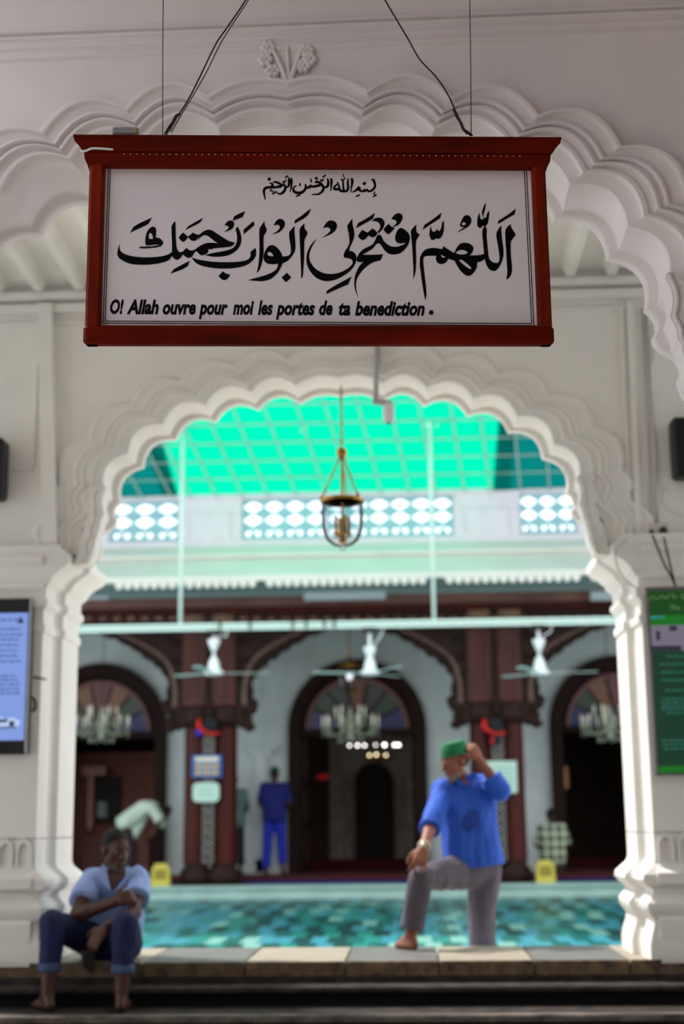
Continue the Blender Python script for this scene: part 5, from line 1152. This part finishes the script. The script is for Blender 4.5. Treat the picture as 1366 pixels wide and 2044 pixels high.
# ---------------------------------------------------------------- seated man on the kerb
J = jp(dict(pel=(222, 1878, 8.86), chest=(228, 1795, 8.72), neck=(232, 1742, 8.64), sR=(184, 1760, 8.68), sL=(274, 1758, 8.70), head=(231, 1698, 8.57),
    eR=(153, 1826, 8.44), wR=(232, 1800, 8.36), hR=(262, 1788, 8.40), eL=(268, 1822, 8.44), wL=(212, 1850, 8.24), hipR=(196, 1882, 8.80), hipL=(248, 1884, 8.80), kR=(104, 1842, 8.28), kL=(250, 1846, 8.22), aR=(96, 1972, 8.24), aL=(243, 1972, 8.20)))
aR, aL = J['aR'], J['aL']; aR.z = .155+.085; aL.z = .155+.085
toeR = atz(58, 2004, .157); toeL = atz(252, 2004, .157)
A = thing('person', 'barefoot man in a pale blue shirt and rolled jeans sitting on the kerb', 'person', (J['pel'].x, J['pel'].y, .38))
hd = Vector((.62, -.70, -.22)); HC = J['head']
body = torso(J['pel'], J['chest'], J['neck'], J['sL'], J['sR'], .92)+head_prims(HC, hd, .95)+[cap(HC-Vector((0, -.02, .075)), J['neck'], .052, .060)]
body += chain([J['sR'], J['eR'], J['wR']], [.052, .044, .030])+chain([J['sL'], J['eL'], J['wL']], [.052, .044, .030])
fm = J['eR'].lerp(J['wR'], .3); body += [cap(J['eR'], fm, .042, .046)]; fm = J['eL'].lerp(J['wL'], .3); body += [cap(J['eL'], fm, .042, .046)]
body += hand_prims(J['wR'], J['hR']-J['wR'], Vector((0, -1, .25)), -1, .55, 1.0)
body += hand_prims(J['wL'], Vector((-.045, -.02, -.06)), Vector((-.35, -.9, .15)), 1, .30, 1.0)
body += chain([J['hipR'], J['kR'], aR], [.085, .060, .040])+chain([J['hipL'], J['kL'], aL], [.085, .060, .040])
body += [cap(J['kR'].lerp(aR, .3)+Vector((0, .03, 0)), J['kR'].lerp(aR, .6)+Vector((0, .015, 0)), .052, .044), cap(J['kL'].lerp(aL, .3)+Vector((0, .03, 0)), J['kL'].lerp(aL, .6)+Vector((0, .015, 0)), .052, .044)]
body += foot_prims(aR, toeR, 1.0, -1)+foot_prims(aL, toeL, 1.0, 1)
bo = blob('body', body, SK_A, A, .0065, 3)
f_, r_, u_ = frame(hd); M_ = Matrix((r_, f_, u_)).transposed()
blob('hair', [('e', HC+u_*.042-f_*.020, (.077, .096, .090), M_)], HAIR, bo, .006, 2, .0015, (60, 60, 60), [(HC+u_*.066+f_*.040, (f_*.80-u_*.60)), (HC-u_*.005, -u_)])
blob('stubble', [('h', [(HC+f_*.060-u_*.095, .0285), (HC+r_*.042-u_*.058+f_*.012, .030), (HC-r_*.042-u_*.058+f_*.012, .030), (HC+f_*.070-u_*.070, .018)])], STUB, bo, .006, 2, .001, (80, 80, 80), [(HC-u_*.052, u_)])
add_face(bo, HC, hd, .95, LIP_A)
SHIRT_A = mat('pale_blue_shirt_cotton', (150, 172, 226), .8, var=.08, vscale=8, bump=.15, bscale=60); JEAN = mat('dark_blue_denim', (12, 26, 80), .8, var=.3, vscale=10, bump=.3, bscale=120); JEAN_C = mat('turned_up_denim', (66, 84, 122), .8, var=.2, vscale=20)
sh = torso(J['pel']+Vector((0, -.02, .02)), J['chest'], J['neck']-Vector((0, 0, .03)), J['sL'], J['sR'], .95, .020, .02)
sh += [flatcone(J['sR']+(J['sR']-J['eR'])*.15, J['sR'].lerp(J['eR'], .62), .075, .088), flatcone(J['sL']+(J['sL']-J['eL'])*.15, J['sL'].lerp(J['eL'], .60), .075, .088), cap(J['sR'], J['sR'].lerp(J['eR'], .3), .072, .07), cap(J['sL'], J['sL'].lerp(J['eL'], .3), .072, .07)]
shA = blob('shirt', sh, SHIRT_A, A, .010, 3, .010, (11, 11, 5), seed=4)
# open collar: skin V of the chest, two collar flaps and a button band
nk = J['neck']; 
def AP(px, py, Y): return at(px, py, Y)
mb = MB(); mb.prism([[(0, 0), (1, 0), (.5, -1)]], lambda u, v, d: Vector((0, 0, 0)), 0, 1); mb = MB()
vp = [AP(212, 1742, 8.555), AP(250, 1744, 8.545), AP(222, 1778, 8.535)]; mb.add(vp+[p+Vector((0, .05, 0)) for p in vp], [(0, 1, 2), (5, 4, 3), (0, 3, 4, 1), (1, 4, 5, 2), (2, 5, 3, 0)]); mb.build('open_neck', SK_A, bo)
for pts in ([(206, 1722), (214, 1745), (222, 1780), (206, 1762), (198, 1736)], [(254, 1726), (254, 1748), (226, 1780), (244, 1770), (262, 1742)]):
    q = [AP(x, y, 8.545-.00025*(y-1722)) for x, y in pts]; mb = MB(); n = len(q); mb.add(q+[p+Vector((0, .012, 0)) for p in q], [tuple(range(n)), tuple(range(2*n-1, n-1, -1))]+[(i, (i+1) % n, n+(i+1) % n, n+i) for i in range(n)]); mb.build('collar', SHIRT_A, shA)
je = [('h', [(J['hipR'], .118), (J['hipL'], .118), (J['pel']+Vector((0, .02, -.03)), .12)])]
for h_, k_, a_2, cuff in ((J['hipR'], J['kR'], aR, 1945), (J['hipL'], J['kL'], aL, 1948)):
    kk = k_.lerp(a_2, .64 if h_ is J['hipR'] else .66); je += [cap(h_, k_, .112, .078), cap(k_, k_.lerp(kk, .3), .078, .074), flatcone(k_, kk, .074, .062)]
jo = blob('jeans', je, JEAN, A, .011, 4, .008, (13, 13, 7), seed=2)
for h_, k_, a_2 in ((J['hipR'], J['kR'], aR), (J['hipL'], J['kL'], aL)):
    p0 = k_.lerp(a_2, .56); p1 = k_.lerp(a_2, .69); blob('turn_up', [flatcone(p0, p1, .070, .069)], JEAN_C, jo, .010, 2)
# black sandals left on the step beside him
SAND = mat('black_rubber', (12, 12, 13), .7); STRAP = mat('pale_strap', (200, 200, 206), .5)
for i, px in enumerate((160, 200)):
    c = atz(px, 1985, .157); t = thing('sandal', 'black sandal with a pale strap, %s of the two beneath the seated man' % ('left', 'right')[i], 'sandal', c, 'sandals under the seated man')
    ol = [(-.045, -.11), (-.02, -.135), (.02, -.135), (.045, -.11), (.05, .02), (.042, .10), (.0, .13), (-.04, .10), (-.048, .02)]
    mb = MB(); mb.prism([ol], lambda u, v, d: Vector((c.x+u, c.y+v+.05, c.z+d)), 0, .022); mb.build('sole', SAND, t)
    mb = MB(); mb.tube([(c.x-.045, c.y+.03, c.z+.02), (c.x-.02, c.y+.02, c.z+.05), (c.x, c.y-.0, c.z+.055), (c.x+.02, c.y+.02, c.z+.05), (c.x+.045, c.y+.03, c.z+.02)], .008, 6); mb.build('strap', STRAP if i else SAND, t, smooth=True)
p = at(173, 1922, 8.5); t = thing('hanging_pouch', 'small black cloth end hanging below the seated man over the kerb', 'pouch', p)
blob('cloth_end', [('h', [(at(168, 1900, 8.53), .022), (at(184, 1900, 8.53), .022), (at(170, 1925, 8.53), .018), (at(183, 1938, 8.53), .012)])], BLACK, t, .007, 2)

# ---------------------------------------------------------------- man in the green cap
J = jp(dict(pel=(946, 1728, 9.74), chest=(934, 1620, 9.72), neck=(928, 1560, 9.70), sR=(884, 1578, 9.66), sL=(966, 1568, 9.80), head=(909, 1522, 9.62), eR=(862, 1642, 9.46), wR=(846, 1692, 9.24), eL=(1000, 1578, 9.62), wL=(957, 1516, 9.60),
    hipR=(918, 1740, 9.68), hipL=(968, 1738, 9.82), kR=(838, 1754, 9.28), aR=(820, 1868, 9.28), kL=(962, 1818, 9.80)))
aR = J['aR']; aR.z = .38+.085; toeR = Vector(atz(785, 1890, .382)); toeR.y = max(toeR.y, 9.12); toeR.z = .382
kL = J['kL']; aL = Vector((kL.x-.005, 9.84, .085)); toeL = aL+Vector((-.16, -.12, -.083))
B = thing('person', 'man in a blue shirt and green cap with one foot up on the kerb', 'person', (kL.x, 9.84, 0))
hd = Vector((-.80, -.52, -.22)); HC = J['head']
body = torso(J['pel'], J['chest'], J['neck'], J['sL'], J['sR'], .84)+head_prims(HC, hd, .94)+[cap(HC-Vector((-.02, -.02, .075)), J['neck'], .052, .062)]
body += chain([J['sR'], J['eR'], J['wR']], [.054, .046, .030])+chain([J['sL'], J['eL'], J['wL']], [.054, .046, .030])
fm = J['eR'].lerp(J['wR'], .3); body += [cap(J['eR'], fm, .042, .046)]; fm = J['eL'].lerp(J['wL'], .3); body += [cap(J['eL'], fm, .042, .047)]
body += hand_prims(J['wR'], Vector((-.035, -.05, -.11)), Vector((-.1, -.85, .45)), 1, .12, 1.1, .34)
body += hand_prims(J['wL'], Vector((-.05, -.02, .085)), Vector((.45, -.8, .2)), -1, .75, 1.0)
body += chain([J['hipR'], J['kR'], aR], [.070, .058, .042])+chain([J['hipL'], kL, aL], [.070, .058, .042])+foot_prims(aR, toeR, 1.0, 1)+foot_prims(aL, toeL, 1.0, 1)
bo = blob('body', body, SK_B, B, .0065, 3)
f_, r_, u_ = frame(hd); M_ = Matrix((r_, f_, u_)).transposed(); LIP_B = mat('brown_lips', (120, 66, 54), .5)
blob('hair', [('e', HC+u_*.020-f_*.026, (.079, .086, .080), M_)], STUB, bo, .006, 2, .001, (60, 60, 60), [(HC+f_*.015, f_), (HC+u_*.06, u_), (HC-u_*.035, -u_)])
blob('beard', [('h', [(HC+f_*.058-u_*.098, .029), (HC+r_*.036-u_*.068+f_*.022, .029), (HC-r_*.036-u_*.068+f_*.022, .029)]), cap(HC+f_*.088-u_*.046+r_*.018, HC+f_*.088-u_*.046-r_*.018, .010, .010)], BEARD, bo, .006, 3, .0015, (70, 70, 70))
add_face(bo, HC, hd, .94, LIP_B)
CAPG = mat('green_knitted_cap', (16, 116, 66), .85, var=.2, vscale=30, bump=.4, bscale=160); cb = HC+u_*.052-f_*.012; ct = HC+u_*.135-f_*.018
pts = []
for c_, rx, ry in ((cb, .083, .100), (cb.lerp(ct, .5), .081, .097), (ct, .068, .080)):
    for i in range(20): a = 2*math.pi*i/20; pts.append(c_+r_*rx*math.cos(a)+f_*ry*math.sin(a))
cp = blob('cap', [('p', pts)], CAPG, B, .006, 4)
mb = MB(); mb.tube([cb+u_*.004+r_*.0845*math.cos(a)+f_*.1015*math.sin(a) for a in [2*math.pi*i/28 for i in range(28)]], .005, 6, closed=True); mb.build('cap_band', CAPG, cp, smooth=True)
SHIRT_B = mat('royal_blue_shirt_cotton', (28, 82, 192), .75, var=.10, vscale=6, bump=.12, bscale=60); TROU = mat('grey_mauve_trousers', (84, 78, 90), .8, var=.10, vscale=8, bump=.12, bscale=60)
hem = at(946, 1746, 9.74).z
sh = torso(J['pel'], J['chest'], J['neck']-Vector((0, 0, .03)), J['sL'], J['sR'], 1.0, .024, -.01)
hemp = []
for i in range(18):
    a = 2*math.pi*i/18; hemp += [Vector((at(950, 1738, 9.74).x+.205*math.cos(a), 9.75+.155*math.sin(a), hem-.05)), Vector((J['chest'].x+.02+.175*math.cos(a), 9.73+.125*math.sin(a), J['chest'].z-.05))]
sh += [('p', hemp)]
sh += [cap(J['sR'], J['sR'].lerp(J['eR'], .5), .076, .070), flatcone(J['sR'].lerp(J['eR'], .3), J['eR'].lerp(J['wR'], .25), .072, .070), cap(J['sL'], J['sL'].lerp(J['eL'], .6), .078, .074), cap(J['sL'].lerp(J['eL'], .5), J['eL'], .074, .070), flatcone(J['eL'], J['eL'].lerp(J['wL'], .42), .070, .068)]
shB = blob('shirt', sh, SHIRT_B, B, .010, 3, .012, (9, 9, 3.2), [((0, 0, hem), (.12, .0, -1))], seed=8)
mb = MB(); pk = [AP(922, 1616, 9.575), AP(957, 1618, 9.585), AP(957, 1650, 9.575), AP(940, 1658, 9.565), AP(922, 1648, 9.565)]; n = 5; mb.add(pk+[p+Vector((0, .03, 0)) for p in pk], [tuple(range(n))]+[(i, (i+1) % n, n+(i+1) % n, n+i) for i in range(n)]); mb.build('dark_shirt_patch', mat('dark_blue_patch', (24, 60, 146), .8), shB)  # darker blue patch laid on the shirt front
for pts in ([(900, 1545), (912, 1548), (906, 1562), (892, 1558)], [(930, 1548), (946, 1540), (956, 1552), (934, 1566)], [(908, 1550), (922, 1560), (930, 1566), (924, 1570), (914, 1566)]):
    q = [AP(x, y, 9.585) for x, y in pts]; mb = MB(); n = len(q); mb.add(q+[p+Vector((0, .02, 0)) for p in q], [tuple(range(n)), tuple(range(2*n-1, n-1, -1))]+[(i, (i+1) % n, n+(i+1) % n, n+i) for i in range(n)]); mb.build('collar', SHIRT_B, shB)
for p0, p1, r in ((J['eR'].lerp(J['wR'], .16), J['eR'].lerp(J['wR'], .28), .074), (J['eL'].lerp(J['wL'], .34), J['eL'].lerp(J['wL'], .45), .071)): blob('rolled_cuff', [flatcone(p0, p1, r, r)], SHIRT_B, shB, .010, 2)
tr = [('h', [(J['hipR'], .120), (J['hipL'], .120), (J['pel']+Vector((0, 0, .02)), .125)])]
kk = J['kR'].lerp(aR, .90); tr += [cap(J['hipR'], J['kR'], .116, .080), cap(J['kR'], J['kR'].lerp(kk, .4), .080, .078), flatcone(J['kR'], kk, .080, .078)]
kk = kL.lerp(aL, .94); tr += [cap(J['hipL'], kL, .122, .094), flatcone(kL, kk, .093, .084), cap(kL, kL.lerp(kk, .3), .094, .09)]
blob('trousers', tr, TROU, B, .011, 4, .010, (10, 10, 4), seed=6)
mb = MB(); wp = J['eR'].lerp(J['wR'], .93); wd = (J['wR']-J['eR']).normalized(); wu = wd.orthogonal().normalized(); wv = wd.cross(wu)
mb.tube([wp+(wu*math.cos(a)+wv*math.sin(a))*.034 for a in [2*math.pi*i/18 for i in range(18)]], .009, 6, closed=True); wt = mb.build('wrist_watch', mat('pale_metal_watch', (210, 200, 176), .35, metal=.4), B, smooth=True)
mb = MB(); mb.lathe([(0, -.006), (.018, -.006), (.018, .006), (0, .007)], (0, 0, 0), 12); q = Vector((-.2, -1, .1)).normalized().to_track_quat('Z', 'Y'); mb.v = [wp+Vector((-.006, -.036, .004))+q @ v for v in mb.v]; mb.build('watch_face', mat('pale_metal_watch', (210, 200, 176), .35, metal=.4), wt, smooth=True)

# ---------------------------------------------------------------- worshippers in the hall
FLZ = .287
def standing_back(label, px, pyh, Y, h, shirt, trou, skin, capm=None, sleeve=.45, turn=0.0, spread=.11, hair=True, arms_fwd=.18):
    x = at(px, 1600, Y).x; t = thing('person', label, 'person', (x, Y, FLZ)); k = h/1.72; b = Vector((x, Y, FLZ)); V3 = lambda a, c, d: b+Vector((a*k, c*k, d*k))
    pel, chest, neck = V3(0, 0, .92), V3(0, 0, 1.22), V3(0, -.01, 1.45); sL, sR = V3(-.17, 0, 1.38), V3(.17, 0, 1.38); hc = V3(0, .02, 1.585)
    eL, eR = V3(-.24, .02, 1.12), V3(.24, .02, 1.12); wL, wR = V3(-.14, arms_fwd, .98), V3(.14, arms_fwd, .98)
    hL, hR = V3(-.085, 0, .90), V3(.085, 0, .90); kL_, kR_ = V3(-spread, .02, .50), V3(spread, .02, .50); aL_, aR_ = V3(-spread-.02, 0, .085), V3(spread+.02, 0, .085)
    P = torso(pel, chest, neck, sR, sL, .95)+head_prims(hc, Vector((0, 1, -.15)), .94*k)+[cap(hc-Vector((0, 0, .07)), neck, .05, .058)]+chain([sL, eL, wL], [.05, .042, .03])+chain([sR, eR, wR], [.05, .042, .03])
    P += hand_prims(wL, Vector((.6, .6, -.3)), Vector((0, .3, 1)), -1, .3, k)+hand_prims(wR, Vector((-.6, .6, -.3)), Vector((0, .3, 1)), 1, .3, k)
    P += chain([hL, kL_, aL_], [.08, .058, .04])+chain([hR, kR_, aR_], [.08, .058, .04])+foot_prims(aL_, aL_+Vector((-.02, .2, -.083)), 1, -1)+foot_prims(aR_, aR_+Vector((.02, .2, -.083)), 1, 1)
    bo_ = blob('body', P, skin, t, .010, 2)
    if capm: blob('cap', [('e', hc+Vector((0, -.012, .06)), (.082, .098, .075), Matrix.Identity(3))], capm, t, .010, 2, cuts=[(hc+Vector((0, 0, .03)), (0, 0, -1))])
    if hair: blob('hair', [('e', hc+Vector((0, -.02, .03)), (.078, .088, .09), Matrix.Identity(3))], HAIR, bo_, .010, 2, cuts=[(hc-Vector((0, 0, .045)), (0, 0, -1))])
    S_ = torso(pel-Vector((0, 0, .02)), chest, neck-Vector((0, 0, .03)), sR, sL, 1.0, .024); S_ += [cap(sL, sL.lerp(eL, .5), .07, .066), cap(sR, sR.lerp(eR, .5), .07, .066), flatcone(sL, sL.lerp(eL, sleeve+.5), .07, .068), flatcone(sR, sR.lerp(eR, sleeve+.5), .07, .068)]
    blob('shirt', S_, shirt, t, .013, 3, .008, (9, 9, 4), [(pel-Vector((0, 0, .13)), (0, 0, -1))])
    T_ = [('h', [(hL, .112), (hR, .112), (pel, .118)]), cap(hL, kL_, .108, .086), flatcone(kL_, kL_.lerp(aL_, .93), .086, .078), cap(hR, kR_, .108, .086), flatcone(kR_, kR_.lerp(aR_, .78), .086, .078), cap(kL_, kL_, .086, .085), cap(kR_, kR_, .086, .085)]
    blob('trousers', T_, trou, t, .013, 3, .006, (9, 9, 4)); return t
SH_C = mat('deep_blue_shirt', (14, 24, 108), .8, var=.1); TR_C = mat('bright_blue_trousers', (24, 40, 168), .8, var=.1)
standing_back('man in dark blue clothes and green cap standing with his back turned', 548, 1525, 24.3, 1.80, SH_C, TR_C, SK_C, mat('dark_green_cap', (14, 72, 46), .85), .4)
standing_back('man in a grey-green shirt half hidden behind the left carved column', 466, 1548, 24.2, 1.68, mat('grey_green_check_shirt', (92, 118, 118), .8, var=.2, vscale=12), mat('black_trousers', (18, 18, 22), .8), SK_C, None, .15)
# bowing man
x, Y = at(262, 1700, 23.6).x, 23.6; b = Vector((x, Y, FLZ)); t = thing('person', 'man in a pale green shirt bowing deeply behind the seated man', 'person', b)
pel, chest, neck = b+Vector((-.10, 0, .88)), b+Vector((.20, 0, 1.10)), b+Vector((.42, 0, 1.14)); s1, s2 = b+Vector((.36, -.17, 1.12)), b+Vector((.36, .17, 1.12)); hc = b+Vector((.54, .02, 1.04))
e1, e2 = b+Vector((.50, -.20, .90)), b+Vector((.46, .2, .86)); w1, w2 = b+Vector((.36, -.14, .68)), b+Vector((.30, .14, .66)); h1, h2 = b+Vector((-.10, -.09, .86)), b+Vector((-.10, .09, .86)); k1, k2 = b+Vector((.02, -.1, .46)), b+Vector((.0, .1, .46)); a1, a2 = b+Vector((0, -.11, .085)), b+Vector((-.02, .11, .085))
P = torso(pel, chest, neck, s2, s1, .95)+head_prims(hc, Vector((.5, 0, -.85)), .92, (1, 0, .2))+[cap(hc-Vector((.05, 0, -.02)), neck, .05, .058)]+chain([s1, e1, w1], [.05, .042, .03])+chain([s2, e2, w2], [.05, .042, .03])+hand_prims(w1, Vector((-.5, 0, -.8)), Vector((.7, -.4, 0)), 1, .3)+hand_prims(w2, Vector((-.5, 0, -.8)), Vector((.7, .4, 0)), -1, .3)
P += chain([h1, k1, a1], [.08, .058, .04])+chain([h2, k2, a2], [.08, .058, .04])+foot_prims(a1, a1+Vector((.2, 0, -.083)))+foot_prims(a2, a2+Vector((.2, 0, -.083)))
bo_ = blob('body', P, SK_C, t, .010, 2); blob('hair', [('e', hc+Vector((.03, 0, .03)), (.088, .082, .085), Matrix.Identity(3))], HAIR, bo_, .010, 2)
PALEG = mat('pale_green_white_shirt', (206, 222, 206), .8, var=.08)
S_ = torso(pel, chest, neck-Vector((.03, 0, 0)), s2, s1, 1.02, .035)+[cap(s1, s1.lerp(e1, .5), .085, .085), flatcone(s1, s1.lerp(e1, 1.0), .085, .085), cap(s2, e2, .08, .08), ('h', [(chest+Vector((0, 0, -.05)), .10), (pel+Vector((.10, 0, -.10)), .11), (pel+Vector((.16, -.02, -.20)), .07)])]
blob('shirt', S_, PALEG, t, .013, 3, .012, (8, 8, 8))
blob('trousers', [('h', [(h1, .11), (h2, .11), (pel, .115)]), cap(h1, k1, .105, .085), flatcone(k1, k1.lerp(a1, .9), .085, .078), cap(h2, k2, .105, .085), flatcone(k2, k2.lerp(a2, .9), .085, .078), cap(k1, k1, .085, .085), cap(k2, k2, .085, .085)], mat('dark_brown_trousers', (44, 30, 28), .8), t, .013, 3)
# kneeling man in a plaid shirt, back turned
x, Y = at(1103, 1680, 23.9).x, 23.9; b = Vector((x, Y, FLZ)); t = thing('person', 'man in a plaid shirt kneeling with his back turned by the right doorway', 'person', b)
pel, chest, neck = b+Vector((0, 0, .24)), b+Vector((0, .02, .55)), b+Vector((0, .04, .79)); s1, s2 = b+Vector((-.17, .03, .72)), b+Vector((.17, .03, .72)); hc = b+Vector((0, .09, .92)); e1, e2 = b+Vector((-.26, .05, .46)), b+Vector((.26, .05, .46)); w1, w2 = b+Vector((-.14, .26, .36)), b+Vector((.14, .26, .36))
h1, h2 = b+Vector((-.1, .02, .22)), b+Vector((.1, .02, .22)); k1, k2 = b+Vector((-.18, .42, .09)), b+Vector((.18, .42, .09)); a1, a2 = b+Vector((-.10, 0, .085)), b+Vector((.10, 0, .085))
P = torso(pel, chest, neck, s2, s1, .95)+head_prims(hc, Vector((0, .85, -.5)), .92)+[cap(hc-Vector((0, .02, .06)), neck, .05, .058)]+chain([s1, e1, w1], [.05, .042, .03])+chain([s2, e2, w2], [.05, .042, .03])+hand_prims(w1, Vector((.2, .8, -.3)), Vector((0, .3, 1)), -1, .3)+hand_prims(w2, Vector((-.2, .8, -.3)), Vector((0, .3, 1)), 1, .3)
P += chain([h1, k1, a1], [.09, .06, .04])+chain([h2, k2, a2], [.09, .06, .04])+foot_prims(a1, a1+Vector((0, -.2, -.083)))+foot_prims(a2, a2+Vector((0, -.2, -.083)))
bo_ = blob('body', P, SK_C, t, .010, 2); blob('hair', [('e', hc+Vector((0, -.02, .035)), (.082, .092, .095), Matrix.Identity(3))], HAIR, bo_, .010, 2, cuts=[(hc-Vector((0, 0, .045)), (0, 0, -1))])
def plaid():
    m = bpy.data.materials.new('olive_plaid_cotton'); m.use_nodes = True; nt = m.node_tree; bs = nt.nodes['Principled BSDF']; bs.inputs['Roughness'].default_value = .85
    tc = nt.nodes.new('ShaderNodeTexCoord'); sp = nt.nodes.new('ShaderNodeSeparateXYZ'); nt.links.new(tc.outputs['Object'], sp.inputs[0]); prev = None
    for ax, sc in (('X', 42), ('Z', 42)):
        mu = nt.nodes.new('ShaderNodeMath'); mu.operation = 'MULTIPLY'; mu.inputs[1].default_value = sc; nt.links.new(sp.outputs[ax], mu.inputs[0]); si = nt.nodes.new('ShaderNodeMath'); si.operation = 'SINE'; nt.links.new(mu.outputs[0], si.inputs[0])
        gt = nt.nodes.new('ShaderNodeMath'); gt.operation = 'GREATER_THAN'; gt.inputs[1].default_value = .35; nt.links.new(si.outputs[0], gt.inputs[0])
        if prev is None: prev = gt
        else:
            ad = nt.nodes.new('ShaderNodeMath'); ad.operation = 'ADD'; nt.links.new(prev.outputs[0], ad.inputs[0]); nt.links.new(gt.outputs[0], ad.inputs[1]); hv = nt.nodes.new('ShaderNodeMath'); hv.operation = 'MULTIPLY'; hv.inputs[1].default_value = .5; nt.links.new(ad.outputs[0], hv.inputs[0])
            cr = nt.nodes.new('ShaderNodeValToRGB'); cr.color_ramp.elements[0].color = C(84, 96, 78); cr.color_ramp.elements[1].color = C(206, 212, 186); nt.links.new(hv.outputs[0], cr.inputs[0]); nt.links.new(cr.outputs[0], bs.inputs['Base Color'])
    return m
S_ = torso(pel, chest, neck-Vector((0, 0, .03)), s2, s1, 1.02, .026)+[cap(s1, s1.lerp(e1, .5), .075, .07), cap(s2, s2.lerp(e2, .5), .075, .07), flatcone(s1, s1.lerp(e1, .95), .075, .07), flatcone(s2, s2.lerp(e2, .95), .075, .07)]
blob('shirt', S_, plaid(), t, .013, 3, .008, (9, 9, 4))
blob('trousers', [('h', [(h1, .12), (h2, .12), (pel, .12)]), cap(h1, k1, .11, .085), cap(k1, a1, .085, .07), cap(h2, k2, .11, .085), cap(k2, a2, .085, .07)], mat('dark_grey_trousers', (34, 34, 38), .8), t, .013, 3)
